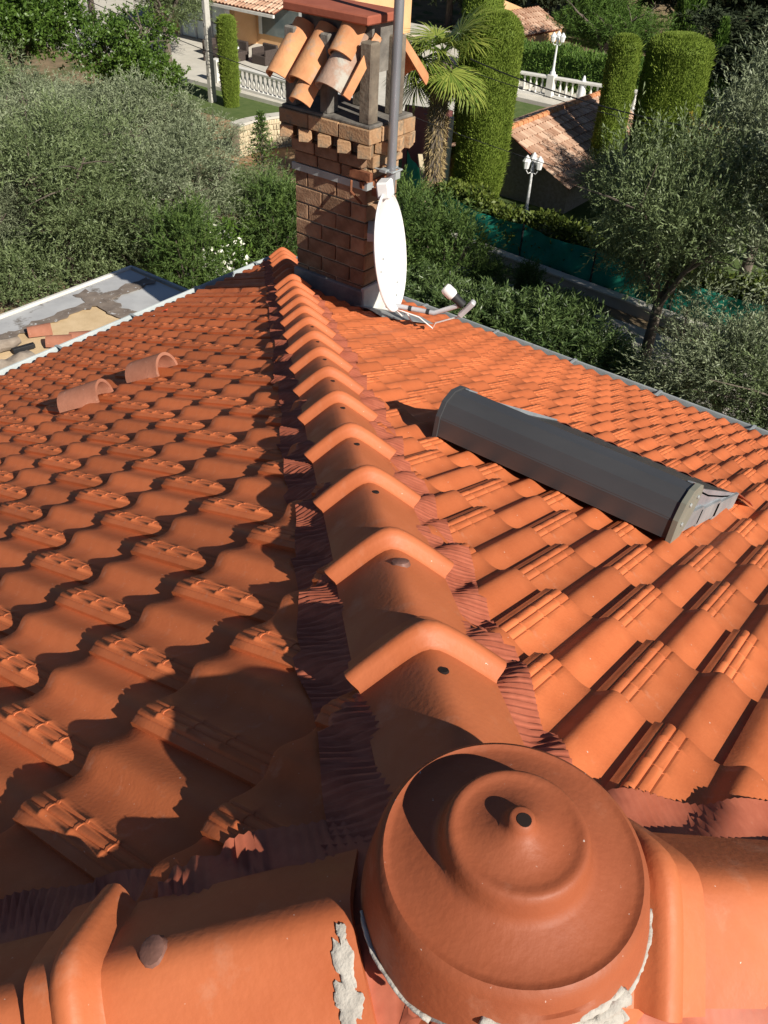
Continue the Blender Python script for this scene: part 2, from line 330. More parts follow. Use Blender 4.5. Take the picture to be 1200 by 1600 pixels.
for k in range(4):
    for i, f in enumerate(ROWS[k]):
        if f < 0.12: continue
        F0 = f * SL - TL; qo = q_off(k, i - (1 if k != 1 else 2))
        nmax = int(f / TW) + 3
        for j in range(-nmax, nmax):
            q0 = qo + j * TW; q1 = q0 + TW; lim_b = (F0 + TL) / SL - CUT; lim_t = F0 / SL - CUT
            if q0 >= lim_b or q1 <= -lim_b: continue
            inside = q1 + .012 <= lim_t and q0 >= -lim_t
            c = sp(k, f - 0.15, q0 + TW / 2, 0.04); px, py, z = project(c)
            vis = k in (0, 1) and z > 0 and -40 < px < 1240 and -40 < py < 1640
            tiles.append(dict(k=k, q0=q0, F0=F0, inside=inside, vis=vis, z=z))
order = sorted([t for t in tiles if t['vis']], key=lambda t: t['z'])
for n, t in enumerate(order): t['part'] = n < 300
SLOPE = {}
for k in range(4):
    b = MB(); b.add([sp(k, 0, 0, -0.02), sp(k, W, -W, -0.02), sp(k, W, W, -0.02)], [(0, 1, 2)]); b.add([sp(k, 0, 0, -0.06), sp(k, W, -W, -0.06), sp(k, W, W, -0.06)], [(0, 2, 1)])
    SLOPE[k] = hp(b.build('roof_slope', 'under_roof'))
tag(SLOPE[0], label='sunlit right-hand roof slope'); tag(SLOPE[1], label='raked left-hand roof slope')
def cut_mesh(src, t):
    bm = bmesh.new(); bm.from_mesh(src)
    for sg in (1, -1):                   # keep |q| < f - CUT ; f = (F0+y)/SL, q = q0+x
        no = Vector((sg, -1 / SL, 0)); y0 = -t['F0']; x0 = -t['q0'] - sg * CUT
        bmesh.ops.bisect_plane(bm, geom=bm.verts[:] + bm.edges[:] + bm.faces[:], plane_co=(x0, y0, 0), plane_no=no, clear_outer=True)
    me = bpy.data.meshes.new(src.name + '_cut'); bm.to_mesh(me); bm.free(); me.materials.clear(); me.materials.append(MATS['terracotta']); return me
rest = {k: [] for k in range(4)}
for t in tiles:
    hi = t.get('part', False); me = tile_hi if hi else tile_lo
    if not t['inside']:
        me = cut_mesh(me, t)
        if len(me.polygons) < 2: continue
    M = slope_matrix(t['k'], t['q0'], t['F0'])
    if hi:
        o = obj('roof_tile', me, SLOPE[t['k']])
        jz = random.uniform(-0.0015, 0.0015); o.matrix_local = M @ Matrix.Translation((random.uniform(-.0015, .0015), random.uniform(-.004, .004), jz)) @ Matrix.Rotation(random.uniform(-.006, .006), 4, 'Z')
    else: rest[t['k']].append((me, M))
for k, lst in rest.items():
    bm = bmesh.new()
    for me, M in lst:
        tmp = me.copy(); tmp.transform(M); bm.from_mesh(tmp); bpy.data.meshes.remove(tmp)
    me = bpy.data.meshes.new('roof_tiles'); bm.to_mesh(me); bm.free()
    me.materials.clear(); me.materials.append(MATS['terracotta'])
    o = obj('roof_tiles', me, SLOPE[k]); o['kind'] = 'stuff'

# hips: closure strips, hip tiles, cap
HIPS = [(1, 1), (-1, 1), (1, -1), (-1, -1)]
def hip_frame(h):
    d = V(h[0], h[1], -S); ds = nrm(d); r = nrm(np.cross(ds, V(0, 0, 1))); n = np.cross(r, ds); return ds, r, n
def hip_profile(hw, crest, tan, r0, n=17):
    b = np.linspace(-hw, hw, n); return b, crest - tan * (np.sqrt(b * b + r0 * r0) - r0)
def hip_tile_mesh(L):
    st = [(0, .106, .088, .80, .021), (L - .082, .1075, .094, .80, .021), (L - .077, .110, .0985, .80, .023), (L - .070, .121, .115, .82, .028), (L - .064, .127, .124, .83, .031), (L - .058, .129, .127, .83, .032), (L - .048, .1295, .127, .83, .032),
          (L - .040, .127, .122, .83, .031), (L - .032, .120, .111, .82, .028), (L, .118, .107, .81, .026)]
    P = []; sub = []
    for a, b in zip(st[:-1], st[1:]):
        n = 6 if b[0] - a[0] > .1 else 1
        for i in range(n): sub.append(tuple(a[q] + (b[q] - a[q]) * i / n for q in range(5)))
    sub.append(st[-1])
    for y, hw, cr, tn, r0 in sub:
        b, z = hip_profile(hw, cr, tn, r0); P.append(np.stack([b, np.full_like(b, y), z], -1))
    P = np.array(P); th = np.zeros_like(P); th[..., 2] = 0.012; th[..., 0] = P[..., 0] * 0.06
    return MB().shell(P, th).mesh('hip_tile', 'terracotta_hip', smooth=True, angle=35)
HT = hip_tile_mesh(0.445); HT_START = hip_tile_mesh(0.40); HT_LEFT = hip_tile_mesh(0.362); HT_SHORT = hip_tile_mesh(0.25)
screw_m = MB().lathe([(0.0, .004), (.006, .004), (.011, .002), (.013, -.004)], seg=12, cap=False).mesh('screw', 'mastic', smooth=True)
hole_m = MB().lathe([(0.0005, .0012), (.0075, .0012), (.009, -.002)], seg=14, cap=False).mesh('nail_hole', 'hole')
AP = V(A0, A0, ZA)
PITCH = 0.3612 * math.sqrt(1 + S * S / 2)
for hi_, h in enumerate(HIPS):
    ds, r, n = hip_frame(h); R3 = Matrix(((r[0], ds[0], n[0], 0), (r[1], ds[1], n[1], 0), (r[2], ds[2], n[2], 0), (0, 0, 0, 1)))
    Lh = W * math.sqrt(2 + S * S)
    end0 = {0: 0.298 * math.sqrt(2 + S * S) + 0.055, 1: 0.508, 2: 0.205, 3: 0.44}[hi_]
    ends = [end0 + PITCH * i for i in range(40)]; ends = [e for e in ends if e < Lh + 0.12]
    for i, e in enumerate(ends):
        me = HT if i else (HT_SHORT if hi_ == 2 else HT_LEFT if hi_ == 1 else HT_START); L = 0.445 if i else {2: 0.25, 1: 0.362}.get(hi_, 0.40)
        o = bpy.data.objects.new('hip_tile', me); link(o); hp(o)
        tilt = Matrix.Rotation(random.uniform(-.004, .004), 4, 'Z') @ Matrix.Rotation(0.012, 4, 'X')
        o.matrix_basis = Matrix.Translation(tuple(AP + ds * (e - L))) @ R3 @ Matrix.Translation((random.uniform(-.003, .003), 0, random.uniform(-.002, .002))) @ tilt
        if hi_ == 0 and i < 9 or hi_ == 1 and i < 2:
            nm = 'nail_hole' if (hi_ == 0 and i != 1) else 'screw'
            s_ = bpy.data.objects.new(nm, hole_m if nm == 'nail_hole' else screw_m); COL.objects.link(s_); s_.parent = o
            s_.location = (0.008, L - 0.14, 0.0915 + 0.001)
            if nm == 'screw': s_.scale = (1.5, 1.3, 1.4)
    # pleated closure strips, one to each side
    for sd in (-1, 1):
        # the slope on that side
        side = r * sd; k = max(range(4), key=lambda kk: frame(kk)[0] @ nrm(V(h[0], h[1], 0)) + 0.5 * (frame(kk)[0] @ side))
        d_, rr = frame(k); qs = 1 if (rr @ V(h[0], h[1], 0)) > 0 else -1
        near = hi_ in (0,)
        na = int(5.1 / (0.0035 if near else 0.0045)); nb = 9
        a = np.linspace(0.06, 5.16, na)             # plan fall distance of the hip line point
        edge = 0.182 + 0.008 * np.sin(a * 21 + sd) + 0.008 * np.sin(a * 8.3 + 2 * sd + hi_) + 0.016 * (np.mod(a * 3.36 + 0.3 * sd, 1) - 0.5)
        T = np.linspace(0, 1, nb)[None, :]; off = T * edge[:, None]      # distance perpendicular to the hip in plan
        # perpendicular step in plan: along side direction
        hd = V(h[0], h[1], 0); pts = hd[None, None, :] * a[:, None, None] + side[None, None, :] * off[..., None]
        skew = 0.05 * np.sin(a * 5 + hi_)[:, None] * T * 0.3; pts = pts + hd[None, None, :] * skew[..., None]
        f = pts @ d_; q = pts @ rr
        hh = surf(k, f, q); blend = sm((off - 0.04) / 0.12); hs = 0.060 * (1 - blend) + (hh + 0.011) * blend; hs = np.where(off > .03, np.maximum(hs, hh + 0.009), hs)
        pl = 0.0034 * np.sin((a * math.sqrt(2))[:, None] * 2 * math.pi / 0.0135 + 14 * T * np.sin(a * 3.1)[:, None] * .25 + 1.2 * np.sin(a * 17)[:, None])
        hs = hs + pl * (0.35 + 0.65 * T)
        Z = ZA - S * f + hs
        P = np.stack([A0 + pts[..., 0], A0 + pts[..., 1], Z], -1)
        idx = np.arange(na * nb).reshape(na, nb)
        F = np.stack([idx[:-1, :-1], idx[:-1, 1:], idx[1:, 1:], idx[1:, :-1]], -1).reshape(-1, 4)
        hp(obj('closure_strip', mesh_np('closure_strip', P.reshape(-1, 3), F, 'closure_strip', smooth=True)))
# cap over the meeting hips
cz = ZA
capp = [(.0, .196), (.0095, .1945), (.0130, .1928), (.0145, .187), (.021, .1785), (.045, .1715), (.055, .1688), (.059, .1695), (.063, .1700), (.067, .1705), (.071, .1680), (.0740, .161), (.0765, .150), (.0795, .1415), (.086, .1372), (.108, .1300), (.124, .1245), (.1285, .1252), (.1330, .1268), (.138, .123),
        (.1415, .1145), (.1445, .100), (.1485, .084), (.1535, .060), (.149, .056)]
cp = MB().lathe(capp[1:], (A0, A0, cz), seg=72, cap=True)
hd_ = math.degrees(math.atan2(-FWD[1], -FWD[0]))      # towards the camera
for q_ in range(3):
    for k_ in range(72):
        ii = (len(capp) - 2 - q_) * 72 + k_; dl = (k_ * 5 - hd_ + 180) % 360 - 180
        cp.v[ii] = (cp.v[ii][0], cp.v[ii][1], cp.v[ii][2] + (.033 * math.exp(-((dl - 14) / 32) ** 2) - .03 * math.exp(-((dl + 70) / 40) ** 2)) * (1, 1, .5)[q_])
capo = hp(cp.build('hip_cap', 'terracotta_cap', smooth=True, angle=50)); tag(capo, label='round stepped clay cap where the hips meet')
k_ = MB().lathe([(.0074, .193), (.0074, .1952), (.003, .1953)], (A0 - .002, A0 - .0035, cz), seg=16); k_.build('vent_hole', 'hole', capo)
# mortar beads around the cap's foot
def lumpy(name, pts, rad, parent, material='mortar', seed=1, seg=14):
    r_ = np.random.default_rng(seed); pts = [V(*p) for p in pts]; P = []
    for a, b in zip(pts[:-1], pts[1:]):
        n = max(2, int(np.linalg.norm(b - a) / 0.004))
        for i in range(n): P.append(a + (b - a) * i / n)
    t = np.arange(len(P)) * .004; f1 = sum(np.sin(t * w_ + r_.random() * 6) * a_ for w_, a_ in ((60, .22), (131, .18), (277, .14), (520, .10)))
    rr = rad * np.clip(0.85 + .55 * f1, .4, 1.4); P = [p + V(0, 0, rad * .35 * math.sin(90 * tt + seed)) for p, tt in zip(P, t)]
    m = MB().tube(P, list(rr), seg=seg); m.v = [tuple(V(*p) + r_.normal(0, rad * .045, 3)) for p in m.v]
    return m.build(name, material, parent, smooth=True, angle=180)
def ring(a0, a1, R, z, n=24): return [(A0 + R * math.cos(t), A0 + R * math.sin(t), cz + z) for t in np.radians(np.linspace(a0, a1, n))]
hd_ = math.degrees(math.atan2(-FWD[1], -FWD[0]))      # towards the camera
lumpy('mortar', ring(hd_ - 14, hd_ + 44, .1495, .088), .0055, capo, seed=3); lumpy('mortar', ring(hd_ - 6, hd_ + 44, .1535, .078), .009, capo, seed=6); lumpy('mortar', ring(hd_ - 2, hd_ + 42, .159, .066), .012, capo, seed=8)
lumpy('mortar', ring(hd_ + 42, hd_ + 84, .1525, .062), .0042, capo, seed=4); lumpy('mortar', ring(hd_ - 80, hd_ - 30, .1535, .042), .0030, capo, seed=5)
MB().lathe([(.132, .085), (.133, .055), (.140, -.02), (.140, -.12)], (A0, A0, cz), seg=40).build('mortar_core', 'mortar_grey', capo)
# mortar smears on the hip tile ends
sm_ = MB()
def smear(h, y, b, ly, lb, seed, k=90):
    """thin dried mortar smear on a hip tile: ragged outline, slightly domed"""
    r_ = np.random.default_rng(seed); ds, r, n = hip_frame(h); ph = r_.random(8) * 6.28; m = MB(); rings = []
    def pos(yy, bb, lift): return AP + ds * yy + r * bb + n * (0.0892 + 0.0065 * min(1, max(0, yy - .146) / .27) - .80 * (math.sqrt(bb * bb + .021 ** 2) - .021) + .0045 * 0 + lift)
    R = [1 + .20 * math.sin(3 * t + ph[0]) + .10 * math.sin(7 * t + ph[1]) + .05 * math.sin(13 * t + ph[2]) + .03 * math.sin(23 * t + ph[3]) + .02 * math.sin(37 * t + ph[4]) for t in np.linspace(0, 2 * math.pi, k, endpoint=False)]
    for f, lift in ((1, .0006), (.93, .0016), (.55, .0019), (.2, .0020)):
        rings.append([pos(y + ly * f * R[i] * math.sin(2 * math.pi * i / k), b + lb * f * R[i] * math.cos(2 * math.pi * i / k), lift) for i in range(k)])
    vs = [p for q in rings for p in q]; fs = [(a * k + i, a * k + (i + 1) % k, (a + 1) * k + (i + 1) % k, (a + 1) * k + i) for a in range(3) for i in range(k)] + [tuple(3 * k + i for i in range(k))]
    return m.add(vs, fs)
for i_, (y_, b_, ly_, lb_) in enumerate(((.162, -.045, .010, .026), (.168, -.074, .014, .018), (.158, -.018, .005, .010))):
    hp(smear(HIPS[1], y_, b_, ly_, lb_, 40 + i_).build('mortar_smear', 'mortar', smooth=True, angle=60))
for i_, (y_, b_, ly_, lb_) in enumerate(((.168, .030, .004, .010), (.172, .058, .006, .012), (.166, .082, .004, .010), (.180, .046, .002, .004))):
    hp(smear(HIPS[2], y_, b_, ly_, lb_, 60 + i_).build('mortar_smear', 'mortar', smooth=True, angle=60))
# gutters
for k in (0, 1, 2, 3):
    d, r = frame(k); zc = ZA - S * W - 0.03; base = V(A0, A0, 0) + d * (W + 0.075)
    g = []
    n = 9; rr = 0.065
    Lg = W + 0.14
    prof_g = [(-.068, .045)] + [(rr * math.cos(t), rr * math.sin(t) * 0.9) for t in np.linspace(math.pi, 2 * math.pi, 11)] + [(.066, .030), (.070, .038), (.080, .040), (.083, .030), (.078, .022)]
    P = np.array([[base + d * a + r * q + V(0, 0, zc + z) for a, z in prof_g] for q in np.linspace(-Lg, Lg, 2)])
    th = np.zeros_like(P); th[..., 2] = 0.002; th[..., :2] = -d[:2] * 0.001
    go = hp(MB().shell(P, th).build('gutter', 'zinc' if k == 0 else 'zinc_pale', smooth=True, angle=30))
    if k == 0: tag(go, label='grey metal gutter along the right eave')
    if k == 1: tag(go, label='pale metal gutter along the left eave')
    bm_ = None
    for q in np.arange(-Lg + .25, Lg, 0.72):
        if bm_ is None:
            b = MB(); b.box((0, 0, .047), (.155, .022, .004)); b.box((.084, 0, .030), (.004, .022, .03)); bm_ = b.mesh('bracket', 'zinc')
        o = obj('bracket', bm_, go); p = base + r * q + V(0, 0, zc); ang = math.atan2(d[1], d[0]); o.matrix_local = Matrix.Translation(tuple(p)) @ Matrix.Rotation(ang, 4, 'Z')
fb = MB()
for k in range(4):
    d, r = frame(k); c = V(A0, A0, ZA - S * W - .10) + d * (W - .01); e = r * (W - .02); fb.bar(c - e, c + e, .025, .15)
hp(fb.build('fascia', 'timber'))

# ------------------------------------------------------------------ chimney
def RP(x, y, h=0.0): return V(x, y, ZA - S * (x - A0) + h)
CX0, CX1, CY0, CY1 = 3.80, 4.12, 3.14, 3.73
CZ = RP(CX0, CY0)[2]                     # roof height at the near corner
chim = hp(MB().box(((CX0 + CX1) / 2, (CY0 + CY1) / 2, CZ + 0.30), (CX1 - CX0 - .016, CY1 - CY0 - .016, 1.66)).build('chimney', 'joint'))
tag(chim, label='weathered brick chimney with dentil cornice and canal-tile hood')
bricks = []
def brick(c, d, material='brick_red', bev=.004, M=None):
    o = MB().box((0, 0, 0), d).build('brick', material, chim, bevel=bev)
    Mx = Matrix.Translation(tuple(map(float, c)))
    if M is not None: Mx = Mx @ M
    o.matrix_local = Mx @ Matrix.Rotation(random.uniform(-.01, .01), 4, 'Z'); return o
BH, BL, BG = 0.098, 0.235, 0.011
ncourse = 9
zb = CZ + 0.86
for c in range(ncourse):
    z = zb - (c + 0.5) * (BH + BG)
    for face in range(4):
        lo, hi = (CY0, CY1) if face < 2 else (CX0, CX1)
        a = lo - (BL + BG) * (0.5 if (c + face // 2) % 2 else 0.0); rem = []
        while a < hi - 0.02:
            b0, b1 = max(a, lo - .002), min(a + BL, hi + .002)
            if b1 - b0 > 0.03:
                m_ = (b0 + b1) / 2; ln = b1 - b0; dpt = 0.05; pr_ = random.uniform(0, .004)
                if face == 0: brick((CX0 + dpt / 2 - .004 - pr_, m_, z), (dpt, ln, BH))
                elif face == 1: brick((CX1 - dpt / 2 + .004 + pr_, m_, z), (dpt, ln, BH))
                elif face == 2: brick((m_, CY0 + dpt / 2 - .004 - pr_, z), (ln - (.1 if False else 0), dpt, BH))
                else: brick((m_, CY1 - dpt / 2 + .004 + pr_, z), (ln, dpt, BH))
            a += BL + BG
# plaster foot
b = MB(); b.box(((CX0 + CX1) / 2, CY0 - .012, CZ + 0.02), (CX1 - CX0 + .05, .03, .36)); b.build('plaster_foot', 'plaster', chim, bevel=.006)
b = MB(); b.box((CX0 - .016, (CY0 + CY1) / 2, CZ + .03), (.035, CY1 - CY0 + .02, .30)); b.build('mortar_foot', 'mortar_grey', chim, bevel=.006)
# lead flashing at the foot
b = MB()
P = np.array([[RP(CX0 - .12 + i * .16, CY0 - .02 - j * .12, .068 + (.012 if j == 1 else 0) - .008 * (j == 2)) for j in range(3)] for i in range(5)]); b.shell(P, (0, 0, .004)); b.build('lead_apron', 'lead', chim)
# steel band
b = MB(); zz = CZ + 0.875
b.box((CX0 - .012, (CY0 + CY1) / 2, zz), (.012, CY1 - CY0 + .04, .045)); b.box(((CX0 + CX1) / 2, CY0 - .012, zz), (CX1 - CX0 + .03, .012, .045)); b.build('steel_band', 'zinc', chim)
b = MB(); b.bar((CX0 - .03, CY0 + .10, zz + .075), (CX0 - .03, CY0 - .06, zz + .075), .03, .05); b.bar((CX0 - .03, CY0 + .02, zz + .01), (CX0 + .2, CY0 - .05, zz + .03), .03, .04); b.tube([(CX0 - .05, CY0 + .08, zz + .03), (CX0 - .09, CY0 + .05, zz - .02), (CX0 - .04, CY0 + .0, zz - .10)], .008, 6); b.build('rusty_clamp', 'rust', chim)
# frieze: recessed brick, dentils, oversailing courses
zf = zb + 0.03
for c in range(2):
    z = zf + 0.05 + c * .085
    for face in range(4):
        lo, hi = (CY0, CY1) if face < 2 else (CX0, CX1)
        n = 3 if face < 2 else 2; stp = (hi - lo) / n
        for i in range(n):
            m_ = lo + stp * (i + .5); ln = stp - .012; e = .012 + .028 * c
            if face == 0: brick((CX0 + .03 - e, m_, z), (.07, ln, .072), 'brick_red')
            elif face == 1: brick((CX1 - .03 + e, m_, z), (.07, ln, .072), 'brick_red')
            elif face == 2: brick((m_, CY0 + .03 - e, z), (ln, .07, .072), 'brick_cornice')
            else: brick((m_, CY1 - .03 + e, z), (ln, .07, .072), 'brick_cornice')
zd = zf + 0.215
nd = 5
for i in range(nd):
    y = CY0 - .02 + (CY1 - CY0 + .04) * i / (nd - 1)
    brick((CX0 - .045, y, zd), (.105, .085, .075), 'brick_cornice', M=Matrix.Rotation(math.radians(28), 4, 'Z')); brick((CX1 + .045, y, zd), (.105, .085, .075), 'brick_cornice')
for i in range(4):
    x = CX0 + .01 + (CX1 - CX0 - .02) * i / 3
    if i > 0: brick((x, CY0 - .05, zd), (.085, .105, .075), 'brick_cornice', M=Matrix.Rotation(math.radians(20), 4, 'Z'))
    brick((x, CY1 + .045, zd), (.085, .105, .075), 'brick_cornice')
zt = zd + .085
for face in range(4):
    e = .075
    if face < 2:
        X = CX0 - e + .06 if face == 0 else CX1 + e - .06
        for i in range(3):
            st = (CY1 - CY0 + 2 * e) / 3; brick((X, CY0 - e + st * (i + .5), zt), (.12, st - .008, .085), 'brick_cornice')
    else:
        Y = CY0 - e + .06 if face == 2 else CY1 + e - .06
        for i in range(2):
            st = (CX1 - CX0 + 2 * e - .25) / 2; brick((CX0 - e + .125 + st * (i + .5), Y, zt + .001), (st - .008, .12, .085), 'brick_cornice')
MB().box(((CX0 + CX1) / 2, (CY0 + CY1) / 2, zt + .052), (CX1 - CX0 + .12, CY1 - CY0 + .12, .022)).build('cornice_bed', 'soot_mortar', chim, bevel=.006)
zp = zt + .06; PH = 0.44
for x, y, wx, wy in ((CX0 + .0, CY0 + .0, .085, .085), (CX0 + .0, CY1 - .0, .085, .085), (CX1 - .04, CY0 + .02, .085, .085), (CX1 - .04, CY1, .085, .085), (CX0 + .01, (CY0 + CY1) / 2 + .02, .10, .07), (CX1 - .02, (CY0 + CY1) / 2, .10, .07)):
    MB().box((x, y, zp + PH / 2), (wx, wy, PH)).build('hood_pillar', 'soot_mortar' if x < CX0 + .1 and y > CY0 + .1 else 'pillar_mortar', chim, bevel=.008)
# canal tiles of the hood
def barrel(name, L, r0, r1, th, material, parent=None, seg=12, arc=math.pi):
    P = []
    for i in range(5):
        t = i / 4; r = r0 + (r1 - r0) * t
        P.append([(r * math.cos(a), L * t, r * math.sin(a)) for a in np.linspace((math.pi - arc) / 2, (math.pi + arc) / 2, seg)])
    P = np.array(P); ctr = P * np.array([1, 0, 1]); nn = ctr / np.linalg.norm(ctr, axis=2, keepdims=True) * th
    return MB().shell(P, nn).build(name, material, parent, smooth=True, angle=40)
def place(o, loc, y_dir, up=(0, 0, 1)):
    y = nrm(y_dir); x = nrm(np.cross(y, up)); z = np.cross(x, y)
    M = Matrix(((x[0], y[0], z[0], loc[0]), (x[1], y[1], z[1], loc[1]), (x[2], y[2], z[2], loc[2]), (0, 0, 0, 1)))
    if o.parent is not None: o.matrix_local = M
    else: o.matrix_world = M
    return o
zr = zp + PH
for i, (y, m_, s_) in enumerate(((CY1 - .03, 'old_canal', .92), (CY1 - .22, 'old_canal', .98), (CY0 + .155, 'grey_canal', 1.02))):
    t = barrel('canal_tile', .36, .085 * s_, .105 * s_, .014, m_, chim); place(t, (CX0 + .09, y, zr - .005), (-.64, .05, -.75))
t = barrel('canal_tile', .20, .08, .085, .014, 'old_canal', chim); place(t, (CX0 + .06, CY0 + .155, zr + .05), (-.62, .02, -.72))
t = barrel('canal_tile', .20, .075, .08, .014, 'old_canal', chim); place(t, (CX0 - .07, CY1 - .24, zr - .22), (-.66, .05, -.75))
b = MB(); b.bar((CX0 + .07, CY0 + .0, zr + .02), (CX0 - .19, CY0 + .02, zr - .27), .05, .016, up=(.75, .35, .5)); b.build('canal_tile', 'old_canal', chim)
for y in (CY0 + .08, CY0 + .30, CY1 - .08):
    t = barrel('canal_tile', .40, .085, .105, .014, 'old_canal', chim); place(t, (CX1 - .06, y, zr - .01), (.68, -.05, -.73))
b = MB(); b.box((CX0 + .13, (CY0 + CY1) / 2 + .02, zr + .105), (.34, CY1 - CY0 + .06, .05)); b.build('hood_slab', 'slab_red', chim, bevel=.008)
b = MB(); b.box(((CX0 + CX1) / 2 + .01, (CY0 + CY1) / 2 + .02, zr - .06), (.20, CY1 - CY0 - .05, .26)); b.build('hood_core', 'soot_mortar', chim)

# ------------------------------------------------------------------ mast and dish on the chimney
mast = empty('antenna_mast', (CX0 + .08, CY0 - .13, CZ + .90), 'tall grey galvanised mast clamped to the chimney side', 'mast')
MB().tube([(0, 0, -.06), (0.0, 0.0, 1.6)], .029, 16).build('pole', 'galvanised', mast, smooth=True)
b = MB(); b.box((.0, .02, .09), (.13, .05, .016)); b.tube([(-.05, -.045, .09), (.05, -.045, .09)], .007, 6); b.tube([(-.05, -.045, .09), (-.05, .10, .09)], .006, 6); b.tube([(.05, -.045, .09), (.05, .10, .09)], .006, 6); b.build('clamp', 'zinc', mast)
b = MB(); b.bar((-.12, .03, -.03), (.02, .03, -.03), .05, .045); b.bar((.0, .12, -.03), (.0, -.02, -.03), .05, .045); b.build('bracket', 'rust', mast)
DC = RP(CX0, CY0)[2]
dish_c = CAM + (V(CX0 + .03, CY0 - .20, CZ + 0.49) - CAM) * 0.966
dn = nrm(V(.33, -.89, .17))
dish = empty('satellite_dish', tuple(dish_c), 'white offset satellite dish turned edge-on beside the chimney', 'satellite dish')
dx = nrm(np.cross(V(0, 0, 1), dn)); dy = np.cross(dn, dx); DM = np.array([dx, dy, dn]).T
P = []
for r in np.linspace(0.02, 1, 9):
    P.append([DM @ V(.292 * r * math.cos(a), .362 * r * math.sin(a), .075 * (r * r - 1)) for a in np.linspace(0, 2 * math.pi, 41)])
P = np.array(P); m = MB().shell(P, tuple(dn * .008)); m.build('reflector', 'white_paint', dish, smooth=True, angle=60)
rim = [DM @ V(.294 * math.cos(a), .364 * math.sin(a), -.002) for a in np.linspace(0, 2 * math.pi, 41)]
MB().tube(rim, .008, 6, cap=False).build('rim', 'white_paint', dish, smooth=True)
for (a, b_) in ((.03, -.05), (-.06, -.10), (.12, -.24), (.05, -.30)):
    q = math.hypot(a / .292, b_ / .362); p = DM @ V(a, b_, .075 * (q * q - 1) + .003); MB().lathe([(.0005, .003), (.007, .003), (.008, 0)], tuple(p), 10, DM, cap=False).build('bolt', 'zinc', dish)
a0 = DM @ V(0, -.35, -.02); a1 = DM @ V(0, -.40, .24); a2 = DM @ V(0, -.34, .43)
MB().tube([a0 - dn * .06, a0, a1, a2], .016, 10).build('arm', 'lnb_grey', dish, smooth=True)
for t in (.35, .8): 
    p = a0 + (a1 - a0) * t; q = a0 + (a1 - a0) * (t + .08); MB().tube([p, q], .0185, 10).build('tape_band', 'black', dish)
ld = nrm(-a2 + dn * .05 + V(0, 0, .06)); 
lm = MB().tube([a2 - ld * .01, a2 + ld * .06], .028, 14); lm.tube([a2 + ld * .05, a2 + ld * .075], .03, 14); lm.build('lnb_neck', 'black', dish, smooth=True)
MB().tube([a2 + ld * .075, a2 + ld * .09, a2 + ld * .14, a2 + ld * .155], [.030, .038, .038, .030], 16).build('lnb_cap', 'white_paint', dish, smooth=True)
side = nrm(np.cross(ld, V(0, 0, 1))); upv = np.cross(side, ld)
MB().box(a2 - ld * .04, (.14, .05, .036), np.array([upv, side, ld]).T).build('lnb_body', 'lnb_grey', dish, bevel=.008)
MB().tube([a2 - ld * .04 - upv * .08, a2 - upv * .19 - dn * .05, a1 - V(0, 0, .11), a1 - dn * .1 - V(0, 0, .03), a0 + V(0, 0, -.02)], .0045, 8).build('cable', 'white_paint', dish, smooth=True)
MB().tube([a0 + V(0, 0, -.02), a0 + dn * .04 + V(.02, 0, -.08), V(.14, -.05, -.44), V(.16, -.08, -.50)], .0045, 8).build('cable', 'white_paint', dish, smooth=True)
b = MB(); b.box(DM @ V(.03, .385, .0), (.11, .10, .08), DM); b.build('mount', 'white_paint', dish, bevel=.01)
b = MB(); b.bar(tuple(DM @ V(0, .1, -.12)), tuple(V(CX0 + .05, CY0 - .02, CZ + .62) - dish_c), .05, .05); b.build('wall_arm', 'zinc', dish)

# ------------------------------------------------------------------ roof-window shutter casing on the right slope
shut = empty('roof_window_shutter', tuple(RP(1.9, .6, .05)), 'dark grey metal roof-window shutter with rounded casing on the right slope', 'shutter')
o0 = RP(1.9, .6, .05); d3 = nrm(V(1, 0, -S)); n3 = nrm(V(S, 0, 1)); r3 = V(0, 1, 0)
def sw(f, y, h): return d3 * f + r3 * y + n3 * h       # local: along the fall, along the eave, above the tiles
yl, yh = -.385, .43
arc = [(-.445, .015), (-.462, .075), (-.452, .125), (-.418, .160), (-.365, .175), (-.305, .166), (-.24, .142), (-.08, .112), (.20, .078), (.56, .042)]
P = np.array([[sw(f, y, h) for f, h in arc] for y in (yl, yh)])
MB().shell(P, tuple(n3 * .006)).build('casing', 'casing', shut, smooth=True, angle=9)
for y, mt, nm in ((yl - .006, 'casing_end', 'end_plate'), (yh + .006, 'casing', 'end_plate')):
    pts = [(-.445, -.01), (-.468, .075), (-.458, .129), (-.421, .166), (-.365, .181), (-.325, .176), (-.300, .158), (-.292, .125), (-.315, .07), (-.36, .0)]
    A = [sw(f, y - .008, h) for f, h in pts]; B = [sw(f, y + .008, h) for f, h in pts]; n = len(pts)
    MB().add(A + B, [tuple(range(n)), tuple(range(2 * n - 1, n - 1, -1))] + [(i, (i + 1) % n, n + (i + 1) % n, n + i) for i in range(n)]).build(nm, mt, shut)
for y in (yl + .012, yh - .012):
    A = [sw(f, y - .012, h) for f, h in ((-.31, .07), (-.31, .158), (.56, .048), (.56, -.01))]; B = [sw(f, y + .012, h) for f, h in ((-.31, .07), (-.31, .154), (.56, .042), (.56, -.01))]
    MB().add(A + B, [(0, 1, 2, 3), (7, 6, 5, 4), (0, 4, 5, 1), (1, 5, 6, 2), (2, 6, 7, 3), (3, 7, 4, 0)]).build('side_rail', 'casing_rail', shut)
b = MB()
for f0, f1, h0 in ((-.36, -.12, .02), (-.14, .16, .01), (.12, .5, .0)): b.box(sw((f0 + f1) / 2, yl - .004, h0 + .03), (f1 - f0, .012, .06), np.array([d3, r3, n3]).T)
b.build('flashing_step', 'lead', shut)
